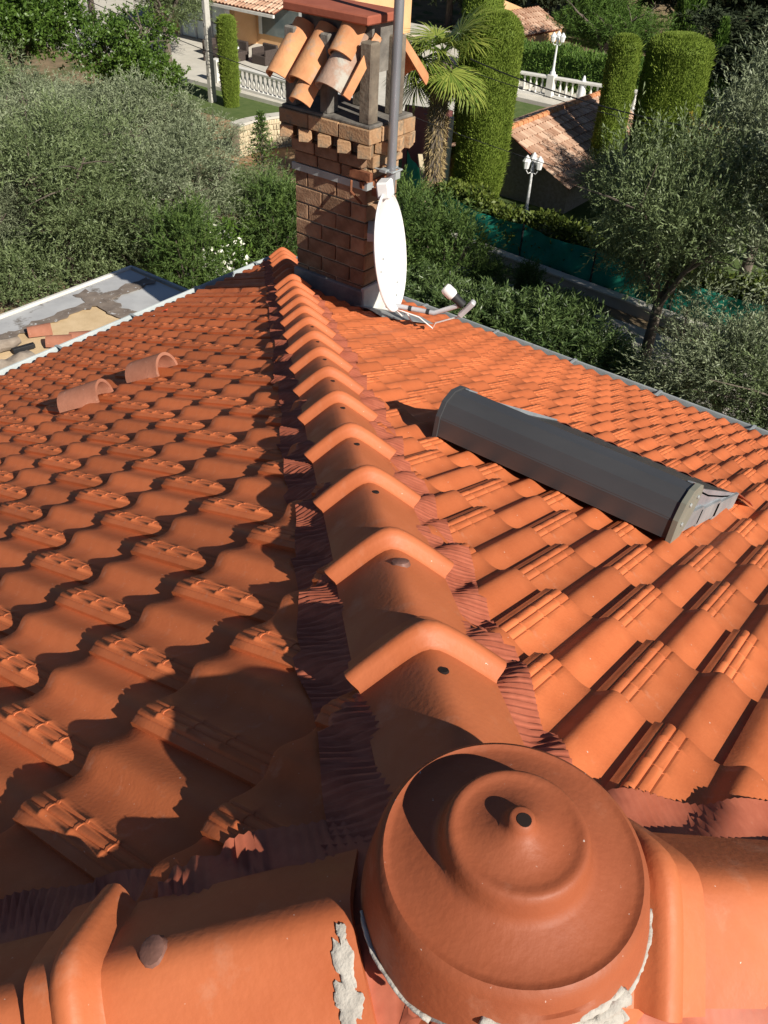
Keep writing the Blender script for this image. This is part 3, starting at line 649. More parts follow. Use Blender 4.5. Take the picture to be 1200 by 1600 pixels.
for f_, h_ in ((-.40, .12), (-.34, .14), (-.41, .06)): MB().lathe([(.0003, .004), (.006, .004), (.007, 0)], tuple(sw(f_, yl - .015, h_)), 10, np.array([d3, -n3, -r3]).T, cap=False).build('screw', 'zinc', shut)
for y_ in (yl + .018, yh - .018): MB().bar(tuple(sw(-.37, y_, .1775)), tuple(sw(-.30, y_, .168)), .014, .004, up=tuple(n3)).build('clip', 'casing_rail', shut)
P = np.array([[sw(.50 + .05 * i, y, .052 - .012 * i + .006 * math.sin(y * 60)) for i in range(4)] for y in np.linspace(yl - .06, yh + .02, 60)]); MB().shell(P, tuple(n3 * .003)).build('apron', 'closure_strip', shut)
P = np.array([[sw(-.12 + .13 * i, yh + .0 + .035 * j, .122 - .022 * i - .04 * j) for j in range(3)] for i in range(3)]); MB().shell(P, tuple(n3 * .003)).build('side_flashing', 'zinc_pale', shut)

# ------------------------------------------------------------------ loose barrel tiles and tools on the left slope
def LP(x, y, h=0.0): return V(x, y, ZA - S * (y - A0) + h)
def loose(name, loc, L, r0, r1, ydir, up, label, material='rose_canal', grp=None):
    o = barrel(name, L, r0, r1, .016, material, None, seg=16); place(o, loc, ydir, up); return tag(o, label, 'roof tile', grp)
nL = nrm(V(0, S, 1))
loose('barrel_tile', LP(1.57, 2.98, .055), .22, .092, .082, (-.55, .80, -.80 * S), nL, 'loose pinkish barrel tile on left slope, nearer of the pair')
loose('barrel_tile', LP(1.90, 2.90, .055), .21, .094, .082, (-.30, .80, -.80 * S), nL, 'loose greyish barrel tile on left slope, farther from the camera')

# ------------------------------------------------------------------ low roof beside the left eave
anx = empty('lean_to_roof', (2.6, 6.2, -3.5), 'low flat roof beyond left eave, half metal sheet half bare board', 'roof')
AX0, AX1, AY0, AY1, AZ = -3.2, 4.63, 5.35, 6.76, 2.6
def an(o): o.parent = anx; o.matrix_parent_inverse = Matrix.Translation((-2.6, -6.2, 3.5)); return o
an(MB().box(((AX0 + AX1) / 2, (AY0 + AY1) / 2, AZ - .08), (AX1 - AX0, AY1 - AY0, .14)).build('deck', 'sand_board'))
an(MB().box(((AX0 + AX1) / 2 - .3, (AY0 + AY1) / 2, (AZ - .15 - 3.5) / 2), (AX1 - AX0 - .8, AY1 - AY0 - .2, AZ - .15 + 3.5)).build('wall', 'render_wall'))
an(MB().box(((AX0 + AX1) / 2, AY1 - .17, AZ - .003), (AX1 - AX0 - .06, .30, .010)).build('metal_sheet', 'bitumen_sheet', bevel=.003))
an(MB().box((AX1 - .34, (AY0 + AY1) / 2 - .16, AZ - .004), (.62, AY1 - AY0 - .36, .008)).build('metal_sheet', 'bitumen_sheet', bevel=.003))
def ragged(name, c, lx, ly, z, material, seed, M=None):
    r_ = np.random.default_rng(seed); pts = []; na_, nb_ = max(3, int(lx / .05)), max(3, int(ly / .05)); wob = lambda t: .018 * math.sin(t * 7 + seed) + .012 * math.sin(t * 17 + 2 * seed)
    for sd_, cnt in ((0, na_), (1, nb_), (2, na_), (3, nb_)):
        for i in range(cnt):
            u = i / cnt; base = [(-1 + 2 * u, -1), (1, -1 + 2 * u), (1 - 2 * u, 1), (-1, 1 - 2 * u)][sd_]; x_, y_ = base[0] * lx / 2, base[1] * ly / 2
            pts.append((c[0] + x_ + (wob(y_ * 3) if sd_ % 2 else 0) + r_.normal(0, .009), c[1] + y_ + (wob(x_ * 3 + sd_) if sd_ % 2 == 0 else 0) + r_.normal(0, .009), z))
    n = len(pts)
    P2 = [(p[0], p[1], z + .004) for p in pts]
    return an(MB().add(pts + P2, [tuple(range(n - 1, -1, -1)), tuple(range(n, 2 * n))] + [(i, (i + 1) % n, n + (i + 1) % n, n + i) for i in range(n)]).build(name, material))
ragged('mastic_band', ((AX0 + AX1) / 2, AY1 - .36, 0), AX1 - AX0 - .2, .12, AZ + .004, 'mastic_band', 3)
ragged('mastic_band', (AX1 - .70, (AY0 + AY1) / 2 + .0, 0), .17, AY1 - AY0 - .2, AZ + .0065, 'mastic_band', 4)
ragged('mastic_band', (AX1 - .35, AY1 - .36, 0), .62, .14, AZ + .009, 'mastic_band', 5)
an(MB().box(((AX0 + AX1) / 2, AY1 + .012, AZ - .03), (AX1 - AX0 + .04, .03, .10)).build('edge_trim', 'white_stone'))
an(MB().box((AX1 + .012, (AY0 + AY1) / 2, AZ - .03), (.03, AY1 - AY0 - .01, .10)).build('edge_trim', 'zinc'))
p = at(72, 535, AZ); loose('barrel_tile', (p[0] + .15, p[1] + .12, AZ + .01), .20, .075, .065, (-.9, .5, .0), (0, 0, 1), 'pink barrel tile lying on bare board, leftmost of three')
p = at(98, 545, AZ); loose('barrel_tile', (p[0] + .1, p[1] + .0, AZ + .012), .21, .078, .068, (-.75, .65, 0.06), (0, 0, 1), 'pink barrel tile lying on bare board, middle of three')
p = at(136, 535, AZ); loose('barrel_tile', (p[0] + .05, p[1] + .0, AZ + .012), .18, .075, .066, (-.7, .7, 0.0), (0, 0, 1), 'pink barrel tile lying on bare board, nearest the metal sheet')
p = at(36, 545, AZ + .03); b = MB(); b.bar((p[0] - .08, p[1] + .03, AZ + .03), (p[0] + .10, p[1] - .02, AZ + .035), .045, .04); tag(b.build('iron_bar', 'black', None, bevel=.004), 'short black bar lying on bare board beside grey timber', 'bar')
p = at(8, 540, AZ + .05); r_ = np.random.default_rng(2)
m = MB().tube([(p[0] - .30 + .085 * i, p[1] + .02 * math.sin(i), AZ + .055 + .01 * (i % 2)) for i in range(6)], [.05, .055, .06, .055, .05, .035], 9); tag(m.build('timber_offcut', 'grey_wood', None, smooth=True), 'rough grey timber offcut at the left edge of board', 'timber')
p = at(22, 562, AZ + .03); m = MB(); P = np.array([[(p[0] - .17 + .034 * i, p[1] + .07 - .03 * j, AZ + .02 + .05 * math.exp(-((j - 2.4) / 1.6) ** 2) * (0.6 + .4 * math.sin(i * 1.1)) + .012 * r_.random()) for j in range(7)] for i in range(11)]); m.shell(P, (0, 0, .008)); tag(m.build('work_cloth', 'grey_wood', None, smooth=True), 'crumpled grey work cloth lying below the timber offcut', 'cloth')
p = at(235, 505, 3.06); tl = empty('hand_tool', tuple(p), 'hand tool with red and white handle lying by left gutter', 'tool')
MB().tube([(-.14, .0, .02), (.02, -.0, .03)], [.028, .03], 10).build('head', 'black', tl, smooth=True); MB().tube([(.02, 0, .03), (.09, 0, .035)], .017, 10).build('collar', 'white_paint', tl, smooth=True); MB().tube([(.09, 0, .035), (.24, -.01, .05)], [.018, .013], 10).build('handle', 'orange_plastic', tl, smooth=True)
tl.rotation_euler = (0, 0, math.radians(2))

# ================================================================== the garden beyond
G0 = -3.5
def hill(x, y):                          # ground height: level gardens, a slope rising far behind
    d = 0.80 * x + 0.60 * y; e = np.maximum(0, d - 62); return G0 + 0.16 * e + 0.0 * x
nx = 90; xs = np.concatenate([np.linspace(-160, -20, 12), np.linspace(-12, 90, 60), np.linspace(96, 420, 30)]); X, Y = np.meshgrid(xs, xs, indexing='ij')
Zg = hill(X, Y) + 0.05 * np.sin(X * .7) * np.cos(Y * .6); n = len(xs); idx = np.arange(n * n).reshape(n, n)
tag(obj('ground', mesh_np('ground', np.stack([X, Y, Zg], -1).reshape(-1, 3), np.stack([idx[:-1, :-1], idx[1:, :-1], idx[1:, 1:], idx[:-1, 1:]], -1).reshape(-1, 4), 'earth', smooth=True)), kind='structure')
def slabpoly(name, pts, z, th, material, kind='structure', **k):
    n = len(pts); A = [(p[0], p[1], z) for p in pts]; B = [(p[0], p[1], z - th) for p in pts]
    o = MB().add(A + B, [tuple(range(n)), tuple(range(2 * n - 1, n - 1, -1))] + [(i, (i + 1) % n, n + (i + 1) % n, n + i) for i in range(n)]).build(name, material, **k)
    return tag(o, kind=kind)
slabpoly('driveway', [(14.4, -12), (19.2, -12), (19.2, 13.0), (14.4, 13.0)], G0 + .10, .3, 'concrete')
slabpoly('lawn', [(22.2, -4), (36.0, -4), (36.0, 24), (24.4, 24.0), (22.4, 15)], G0 + .115, .3, 'lawn')
slabpoly('lawn', [(24.6, 24.2), (27.4, 24.2), (27.4, 33), (24.6, 33)], G0 + .15, .3, 'lawn')
slabpoly('terrace', [(27.4, 20.5), (46, 20.5), (46, 52), (27.4, 52)], G0 + .30, .5, 'terrace')
slabpoly('terrace', [(36.2, 13), (46, 13), (46, 20.3), (36.2, 20.3)], G0 + .22, .5, 'terrace')
slabpoly('path', [(21.3, 4), (22.1, 4), (22.1, 13.6), (23.0, 15.6), (22.3, 16.0), (21.3, 13.8)], G0 + .125, .3, 'stone_pale')
slabpoly('bank', [(22.6, 19), (24.6, 19), (24.6, 33), (20.0, 33), (20, 26)], G0 + .13, .3, 'bank')

# ---------------------------------------------------------------- leaves
def leaf_verts(C, D, Nn, L, Wd):
    D = D / np.linalg.norm(D, axis=1, keepdims=True); Sd = np.cross(D, Nn); Sd /= np.linalg.norm(Sd, axis=1, keepdims=True) + 1e-9
    L = np.asarray(L)[:, None]; Wd = np.asarray(Wd)[:, None]; mid = C + D * L * .45
    return np.stack([C, mid + Sd * Wd * .5, C + D * L, mid - Sd * Wd * .5], 1).reshape(-1, 3)
def leaves(name, C, D, L, Wd, material, r_, tint=None):
    n = len(C); Nn = r_.normal(size=(n, 3)); Nn[:, 2] += 0.6
    V4 = leaf_verts(C, D, Nn, np.full(n, L) * r_.uniform(.7, 1.25, n), np.full(n, Wd) * r_.uniform(.8, 1.2, n))
    return mesh_np(name, V4, np.arange(n * 4).reshape(n, 4), material, tint=r_.random(n) if tint is None else tint)
def sph(n, r_): v = r_.normal(size=(n, 3)); return v / np.linalg.norm(v, axis=1, keepdims=True)
def crown_pts(r_, lobes, nclump, shell=0.55):
    """clump centres spread through a union of ellipsoids: (cx,cy,cz,rx,ry,rz)"""
    vol = np.array([l[3] * l[4] * l[5] for l in lobes]) ** (2 / 3); cnt = np.maximum(1, (nclump * vol / vol.sum()).astype(int)); out = []; outw = []
    for l, c in zip(lobes, cnt):
        u = sph(c, r_); rad = (shell + (1 - shell) * r_.random(c))[:, None]; out.append(np.array(l[:3]) + u * rad * np.array(l[3:])); outw.append(u)
    return np.concatenate(out), np.concatenate(outw)
def sprays(r_, P, O, ntw, tl, nl, up=.4, spread=.8, jit=.12, leafspread=.6, droop=0.):
    """twigs from each clump, leaves along each twig -> leaf base points and directions, clump shade"""
    n = len(P); B = np.repeat(P, ntw, 0) + r_.normal(0, jit, (n * ntw, 3)); T = np.repeat(O, ntw, 0) * .6 + r_.normal(0, spread, (n * ntw, 3)); T[:, 2] += up
    T /= np.linalg.norm(T, axis=1, keepdims=True); Lw = tl * r_.uniform(.5, 1.3, n * ntw); cl = np.repeat(r_.random(n), ntw)
    s_ = np.tile(np.linspace(.05, 1, nl), n * ntw); Bb = np.repeat(B, nl, 0); Tt = np.repeat(T, nl, 0); LL = np.repeat(Lw, nl)
    C = Bb + Tt * (s_ * LL)[:, None]; C[:, 2] -= droop * (s_ * LL) ** 2
    D = Tt + r_.normal(0, leafspread, (len(C), 3)); return C, D, np.repeat(cl, nl)
def limbs(r_, H, r0, ntop, spread, levels=2, lean=(0, 0)):
    m = MB(); tips = []
    base = V(0, 0, -.2); fork = V(lean[0], lean[1], H * .34)
    m.tube([base, V(lean[0] * .3, lean[1] * .3, H * .1), fork], [r0 * 1.35, r0 * 1.05, r0 * .85], 9)
    for i in range(ntop):
        a = 2 * math.pi * (i + r_.random() * .6) / ntop; e = fork + V(math.cos(a) * spread * r_.uniform(.45, .8), math.sin(a) * spread * r_.uniform(.45, .8), H * r_.uniform(.28, .5))
        mid = (fork + e) / 2 + V(*r_.normal(0, .12, 2), .12); m.tube([fork - V(0, 0, .1), mid, e], [r0 * .55, r0 * .38, r0 * .16], 6)
        for j in range(3):
            b = mid + (e - mid) * r_.random(); e2 = b + V(*r_.normal(0, spread * .32, 2), H * r_.uniform(.02, .2)); m.tube([b, (b + e2) / 2 + V(0, 0, .05), e2], [r0 * .2, r0 * .13, r0 * .05], 5); tips.append(e2)
    return m
def olive_proto(seed, H=5.0, R=2.3, ncl=330, material='olive_leaf', bare=0.):
    r_ = np.random.default_rng(seed); lobes = []
    for i in range(9):
        a = r_.random() * 6.28; d = R * r_.uniform(.15, .62); lobes.append((d * math.cos(a), d * math.sin(a), H * r_.uniform(.48, .82), R * r_.uniform(.34, .58), R * r_.uniform(.34, .58), H * r_.uniform(.13, .22)))
    P, O = crown_pts(r_, lobes, int(ncl * .95), .5); C, D, cl = sprays(r_, P, O, 10, .58, 15, up=.55, spread=.6, leafspread=.5, jit=.14)
    tint = np.clip(.55 * r_.random(len(C)) + .45 * np.repeat(cl, 1), 0, 1)
    return leaves('crown', C, D, .105, .026, material, r_, tint), limbs(r_, H, .14, 5, R * .9).mesh('trunk', 'bark', smooth=True)
def tree(name, p, crown, trunk, label, cat='tree', group=None, rz=0., sc=1., sz=None):
    t = empty(name, (float(p[0]), float(p[1]), float(p[2])), label, cat, group, rz); t.scale = (sc, sc, sz or sc)
    if trunk: obj('trunk', trunk, t)
    obj('crown', crown, t); return t
OL = [olive_proto(11), olive_proto(12), olive_proto(13, material='olive_dark'), olive_proto(14, H=5.4, R=2.1)]
def gp(px, py): p = at(px, py, G0); return V(p[0], p[1], float(hill(p[0], p[1])))
gL = 'olive trees beyond the left eave'; gR = 'olive trees beyond the right eave'
for (px, py, k, rz, sc, sz, lab) in (
        (120, 446, 2, .3, .95, .85, 'grey-green olive tree with pale trunk just behind the flat roof'),
        (-60, 470, 1, 2.1, .95, 1.0, 'olive tree cut by the left photo edge above flat roof'),
        (290, 425, 0, 1.2, .90, .70, 'olive tree left of the chimney, above the gutter corner'),
        (30, 372, 3, 4.0, 1.05, .80, 'silvery olive tree at the left edge behind the flat-roof olive'),
        (205, 345, 1, 5.2, 1.00, .74, 'olive tree in the middle of the left olive mass'),
        (395, 400, 2, .8, .6, .45, 'small dark olive tree touching the chimney\'s left side'),
        (110, 300, 0, 2.9, 1.0, .66, 'silvery olive tree below the glossy broadleaf trees'),
        (310, 300, 3, 3.6, .75, .50, 'olive tree in front of the concrete utility pole'),
        (0, 462, 3, 1.7, .62, .55, 'low olive bush at the left edge just above flat roof'),
        (-30, 280, 2, 1.0, 1.1, .75, 'olive tree far back at the left photo edge')):
    tree('olive_tree', gp(px, py), *OL[k], lab, group=gL, rz=rz, sc=sc, sz=sz)
for (px, py, k, rz, sc, sz, lab) in (
        (1000, 585, 2, 2.2, .92, 1.05, 'dark multi-stemmed olive tree standing against the green fence net'),
        (1225, 640, 0, .5, 1.25, 1.30, 'tall silvery olive tree at the right photo edge'),
        (1150, 470, 3, 4.4, 1.05, 1.08, 'silvery olive tree between the big clipped cypress and right edge'),
        (940, 350, 1, 3.3, .55, .42, 'low olive tree before the two clipped cypresses'),
        (1100, 700, 1, 2.4, .85, .62, 'low twiggy olive tree right behind the right gutter'),
        (1210, 760, 2, 5.0, .85, .62, 'low olive tree behind the gutter at the right edge'),
        (1240, 440, 1, 1.4, 1.25, 1.25, 'olive tree high at the right photo edge below dark woods')):
    tree('olive_tree', gp(px, py), *OL[k], lab, group=gR, rz=rz, sc=sc, sz=sz)
# glossy broadleaf trees upper left
def broad_proto(seed, H, R, ncl, material='green_leaf', L=.13, Wd=.07):
    r_ = np.random.default_rng(seed); lobes = []
    for i in range(10):
        a = r_.random() * 6.28; d = R * r_.uniform(.1, .65); lobes.append((d * math.cos(a), d * math.sin(a), H * r_.uniform(.35, .82), R * r_.uniform(.35, .55), R * r_.uniform(.35, .55), H * r_.uniform(.14, .24)))
    P, O = crown_pts(r_, lobes, ncl, .6); C, D, cl = sprays(r_, P, O, 6, .34, 12, up=.25, spread=.7, leafspread=.8, jit=.14)
    return leaves('crown', C, D, L, Wd, material, r_, np.clip(.5 * r_.random(len(C)) + .5 * cl, 0, 1)), limbs(r_, H, .15, 5, R * .8).mesh('trunk', 'bark', smooth=True)
BR = [broad_proto(21, 5.2, 2.8, 420), broad_proto(22, 4.6, 2.6, 400)]
tree('broadleaf_tree', gp(45, 195), *BR[0], 'glossy green broadleaf tree in the upper left corner', rz=.4, sc=1.05)
tree('broadleaf_tree', gp(215, 195), *BR[1], 'glossy green broadleaf tree left of the utility pole', rz=2.0, sc=.9)
tree('broadleaf_tree', gp(-60, 130), *BR[1], 'green broadleaf tree cut by the left edge near the top', rz=4.0, sc=1.2)
tree('olive_tree', gp(265, 110), *OL[2], 'grey olive tree near the top, between broadleaf tree and villa', rz=1.9, sc=1.15, sz=1.1)
tree('olive_tree', gp(150, 60), *OL[0], 'olive tree at the top photo edge behind broadleaf trees', rz=.9, sc=1.3)
tree('broadleaf_tree', gp(40, 40), *BR[0], 'dark green broadleaf tree at the top left corner', rz=1.9, sc=1.2)
# ---------------------------------------------------------------- clipped cypresses
def clipped(name, p, H, R, seed, label, top=.75, ncard=26000, group='clipped cypresses'):
    r_ = np.random.default_rng(seed); t = empty(name, tuple(p), label, 'tree', group)
    def rad(z): 
        u = np.clip(z / H, 0, 1); return R * (0.80 + .20 * sm(u / .35)) * np.where(u > 1 - top * R / H, np.sqrt(np.clip(1 - ((u - (1 - top * R / H)) / (top * R / H)) ** 2 * .86, 0.02, 1)), 1)
    nz, na = 70, 64; Z = np.concatenate([np.linspace(0.1, H * .9, 50), np.linspace(H * .9, H, 20)[1:]]); nz = len(Z); A = np.linspace(0, 2 * math.pi, na, endpoint=False)
    ZZ, AA = np.meshgrid(Z, A, indexing='ij'); rr = rad(ZZ) * .955 * (1 + .035 * np.sin(AA * 3 + ZZ * 1.3 + seed) + .02 * np.sin(AA * 7 - ZZ * 2.1)) + r_.normal(0, R * .008, ZZ.shape)
    P = np.stack([rr * np.cos(AA), rr * np.sin(AA), ZZ], -1).reshape(-1, 3); idx = np.arange(nz * na).reshape(nz, na); F = np.stack([idx[:-1], np.roll(idx[:-1], -1, 1), np.roll(idx[1:], -1, 1), idx[1:]], -1).reshape(-1, 4)
    P = np.concatenate([P, [[0, 0, H]]]); F2 = np.stack([idx[-1], np.roll(idx[-1], -1), np.full(na, nz * na), np.full(na, nz * na)], -1)
    core = mesh_np('crown_core', P, F, 'cypress_leaf', smooth=True, tint=r_.random(len(F)) * .3); 
    zz = H * r_.random(ncard) ** .95; zz = np.concatenate([zz, H - .02 - r_.random(ncard // 8) * .03]); aa = r_.random(len(zz)) * 2 * math.pi; n = len(zz)
    q = rad(zz) * (.95 + .06 * r_.random(n)) * (1 + .035 * np.sin(aa * 3 + zz * 1.3 + seed) + .02 * np.sin(aa * 7 - zz * 2.1)); q[ncard:] *= np.sqrt(r_.random(n - ncard))
    C = np.stack([q * np.cos(aa), q * np.sin(aa), zz], -1); D = np.stack([np.cos(aa) * .35, np.sin(aa) * .35, np.full(n, .9)], -1) + r_.normal(0, .25, (n, 3))
    patch = .5 + .5 * np.sin(aa * 5 + 3 * np.sin(zz * 1.7) + seed) * np.sin(zz * 2.3 + aa)
    ns = ncard // 40; zs = H * (.15 + .84 * r_.random(ns)); as_ = r_.random(ns) * 6.283; qs_ = rad(zs) * .97; C2 = np.stack([qs_ * np.cos(as_), qs_ * np.sin(as_), zs], -1); D2 = np.stack([np.cos(as_) * .9, np.sin(as_) * .9, np.full(ns, .8)], -1) + r_.normal(0, .3, (ns, 3))
    obj('shoots', leaves('shoots', C2, D2, .17, .025, 'cypress_leaf', r_), t)['kind'] = 'stuff'
    o = obj('crown', leaves('crown', C, D, .075, .022, 'cypress_leaf', r_, np.clip(.5 * r_.random(n) + .5 * patch, 0, 1)), t); obj('crown_core', core, o)
    MB().tube([(0, 0, -.3), (0, 0, .6)], [R * .25, R * .22], 8).build('trunk', 'bark', t); return t
p1 = gp(742, 337); clipped('clipped_cypress', p1, 5.65, .77, 31, 'tall clipped cypress column just right of the palm', top=.75, ncard=60000)
p1b = gp(727, 290); clipped('clipped_cypress', p1b, 6.7, .60, 32, 'tall clipped cypress peeking out behind the column by the palm', ncard=30000)
clipped('clipped_cypress', gp(931, 312), 4.9, .47, 33, 'slim clipped cypress in front of the pool house roof', ncard=26000)
clipped('clipped_cypress', gp(1010, 312), 4.95, .98, 34, 'broad flat-topped clipped cypress on the right', top=.42, ncard=60000)
clipped('clipped_cypress', gp(362, 172), 3.4, .35, 35, 'clipped cypress column beside the balustrade left of chimney', ncard=24000)
def thin_cypress(p, H, R, seed, label):
    r_ = np.random.default_rng(seed); n = 9000; z = H * r_.random(n); a = r_.random(n) * 6.283; q = R * (1 - (z / H) ** 2.2) * np.sqrt(r_.uniform(.3, 1, n)) * (1 + .15 * np.sin(a * 4 + z * 3))
    C = np.stack([q * np.cos(a), q * np.sin(a), z], -1); D = np.stack([np.cos(a) * .3, np.sin(a) * .3, np.ones(n)], -1) + r_.normal(0, .2, (n, 3))
    return tree('cypress_tree', p, leaves('crown', C, D, .30, .07, 'pine_leaf', r_), MB().tube([(0, 0, -.3), (0, 0, H * .8)], [.2, .05], 7).mesh('trunk', 'bark'), label)
thin_cypress(gp(1058, 105), 6.5, .75, 41, 'slender pointed cypress rising behind the broad clipped one')
thin_cypress(gp(1098, 170), 3.4, .6, 42, 'short ragged cypress to the right of the broad clipped one')
# ---------------------------------------------------------------- pine, hedges, woods
def pine_proto(seed, H, R, ncl=260, material='pine_leaf', L=.22, Wd=.03, base=.35):
    r_ = np.random.default_rng(seed); lobes = []
    for i in range(11):
        a = r_.random() * 6.28; d = R * r_.uniform(.1, .68); lobes.append((d * math.cos(a), d * math.sin(a), H * r_.uniform(base + .1, .84), R * r_.uniform(.3, .5), R * r_.uniform(.3, .5), H * r_.uniform(.10, .17)))
    P, O = crown_pts(r_, lobes, ncl, .5); C, D, cl = sprays(r_, P, O, 8, .36, 10, up=.6, spread=.6, leafspread=.7, jit=.2)
    return leaves('crown', C, D, L, Wd, material, r_, np.clip(.5 * r_.random(len(C)) + .5 * cl, 0, 1)), limbs(r_, H, .2, 5, R * .8).mesh('trunk', 'bark', smooth=True)
PI = pine_proto(51, 4.4, 3.2, 420)
tree('pine_tree', gp(935, 120), *PI, 'bright green umbrella pine behind the white balustrade', rz=.5, sc=1.0, sz=.80)
FO = [pine_proto(52, 8, 3.6, 300, 'forest_leaf', .42, .10, .15), pine_proto(53, 9, 4.2, 300, 'forest_leaf', .42, .10, .1), broad_proto(54, 7.5, 4.0, 300, 'forest_leaf', .34, .16)]
gW = 'dark woodland trees behind the gardens'
for k, (px, py, lab) in enumerate(((850, 48, 'dark tree above the orange wall, left of the umbrella pine'), (905, 40, 'dark tree directly behind the umbrella pine top'), (992, 48, 'dark tree between umbrella pine and slender cypress'), (1010, 45, 'dark tree left of the slender cypress at the top'),
        (1150, 165, 'dark woodland tree right of the slender cypress, lower one'), (1120, 95, 'dark woodland tree right of the slender cypress, upper one'), (1175, 195, 'dark woodland tree above the right-edge olive'), (1225, 165, 'dark woodland tree cut by the right photo edge'), (1190, 110, 'dark woodland tree near the top right corner'), (700, 45, 'dark tree behind the palm crown'), (770, 55, 'dark tree behind the tall clipped cypress column'))):
    tree('woodland_tree', gp(px, py), *FO[k % 3], lab, group=gW, rz=k * 1.3, sc=.85 + .1 * (k % 4), sz=.42 if px > 1140 and py > 150 else None)
r_ = np.random.default_rng(77); lobes = []
for i in range(150):
    d = r_.uniform(64, 130); a = math.radians(r_.uniform(2, 62)); x, y = d * math.cos(a), d * math.sin(a); R_ = r_.uniform(2.2, 4.2); lobes.append((x, y, float(hill(x, y)) + R_ * .9, R_, R_, R_ * 1.1))
P, O = crown_pts(r_, lobes, 9000, .8); C, D, cl = sprays(r_, P, O, 3, .8, 5, up=.4, spread=.6, leafspread=.8, jit=.3)
tag(obj('far_wood', leaves('far_wood', C, D, .55, .22, 'forest_leaf', r_, np.clip(.5 * r_.random(len(C)) + .5 * cl, 0, 1))), 'dark wood covering the far slope at the top', 'wood', kind='stuff')
def hedge(name, pts, wd, H, n, material, L, Wd, label, seed, uneven=.1, up=.5, z0=G0):
    r_ = np.random.default_rng(seed); pts = [V(*p[:2]) for p in pts]; seg = [np.linalg.norm(b - a) for a, b in zip(pts[:-1], pts[1:])]; tot = sum(seg); t = empty(name, (pts[0][0], pts[0][1], z0), label, 'hedge')
    s_ = r_.random(n) * tot; cum = np.cumsum([0] + seg); i = np.clip(np.searchsorted(cum, s_) - 1, 0, len(seg) - 1); A = np.array(pts)[i]; B = np.array(pts)[i + 1]; u = ((s_ - cum[i]) / np.array(seg)[i])[:, None]
    dr = (B - A) / np.linalg.norm(B - A, axis=1, keepdims=True); pe = np.stack([-dr[:, 1], dr[:, 0]], -1); Hh = H * (1 + uneven * np.sin(s_ * 2.1 + seed) + uneven * .6 * np.sin(s_ * 5.3))
    face = r_.random(n); side = np.where(face < .55, np.sign(r_.random(n) - .5) * r_.uniform(.82, 1, n), r_.uniform(-1, 1, n)); zz = np.where(face < .55, r_.random(n), r_.uniform(.9, 1.02, n)) * Hh
    xy = A + (B - A) * u + pe * (side * wd / 2)[:, None]; C = np.column_stack([xy, zz]) + r_.normal(0, .05, (n, 3)); C[:, :2] -= pts[0]
    D = np.column_stack([pe * side[:, None] * .7, np.full(n, up)]) + r_.normal(0, .55, (n, 3)); obj('foliage', leaves('foliage', C, D, L, Wd, material, r_), t)
    m = MB()
    for a, b in zip(pts[:-1], pts[1:]): m.bar((*(a - pts[0]), H * .42), (*(b - pts[0]), H * .42), wd * .8, H * .84)
    m.build('inner_growth', material, t); return t
hedge('hedge', [(38.9, 24.5), (39.6, 20.0), (40.0, 15.2), (40.3, 8)], 1.8, 1.65, 26000, 'pine_leaf', .20, .05, 'long dark hedge with sunlit top behind the white balustrade', 61, .05, .9)
hedge('ivy_hedge', [(21.6, 14.0), (21.0, 11.2), (20.85, 8.0), (20.8, 3.0)], .7, 1.28, 14000, 'ivy_leaf', .13, .075, 'yellow-green ivy hedge along the top of the green net', 62, .08)
# oleander shrubs beneath the right gutter
def bush_proto(seed, H, R, ncl, material, L, Wd, ntw=6, tl=.4, nl=14, up=.9, ls=.55, spread=.5):
    r_ = np.random.default_rng(seed); lobes = [(R * .35 * math.cos(a), R * .35 * math.sin(a), H * .5, R * .62, R * .62, H * .48) for a in np.linspace(0, 6.28, 5)[:-1]] + [(0, 0, H * .55, R * .6, R * .6, H * .5)]
    P, O = crown_pts(r_, lobes, ncl, .6); P[:, 2] = np.maximum(P[:, 2], .1); C, D, cl = sprays(r_, P, O, ntw, tl, nl, up=up, spread=spread, leafspread=ls, jit=.12)
    stem = MB()
    for i in range(7):
        a = i * .9; stem.tube([(0, 0, -.2), (math.cos(a) * R * .25, math.sin(a) * R * .25, H * .4), (math.cos(a) * R * .55, math.sin(a) * R * .55, H * .75)], [.04, .03, .012], 6)
    return leaves('foliage', C, D, L, Wd, material, r_, np.clip(.55 * r_.random(len(C)) + .45 * cl, 0, 1)), stem.mesh('stems', 'bark')
def bush(name, p, proto, label, group=None, rz=0., sc=1., sz=None, cat='shrub'):
    t = empty(name, tuple(map(float, p)), label, cat, group, rz); t.scale = (sc, sc, sz or sc); obj('stems', proto[1], t); obj('foliage', proto[0], t); return t
OLE = [bush_proto(71, 2.6, 1.5, 170, 'oleander_leaf', .19, .034), bush_proto(72, 2.4, 1.5, 160, 'oleander_leaf', .19, .034)]
gO = 'oleander shrubs beyond the right gutter'
for i, (px, py, sc, lab) in enumerate(((700, 560, .9, 'oleander shrub right under the satellite dish arm'), (770, 570, 1.0, 'oleander shrub right of the dish arm along gutter'), (840, 590, 1.0, 'oleander shrub in the middle of the gutter row'), (910, 625, .9, 'oleander shrub left of the dark olive trunks'), (655, 520, .85, 'oleander shrub behind the dish foot'), (1010, 680, .75, 'oleander shrub at the right end of the row'), (880, 530, .6, 'small oleander shrub before the pale low wall'))):
    p = gp(px, py); bush('oleander_shrub', p, OLE[i % 2], lab, gO, i * 1.1, sc, sc * .66)
JU = [bush_proto(73, 2.4, 1.1, 150, 'juniper_leaf', .11, .022, ntw=8, tl=.42, nl=20, up=.55, ls=.45, spread=.55), bush_proto(74, 3.0, 1.0, 160, 'juniper_leaf', .11, .022, ntw=8, tl=.42, nl=20, up=.5, ls=.45, spread=.55)]
gJ = 'feathery juniper shrubs around the chimney'
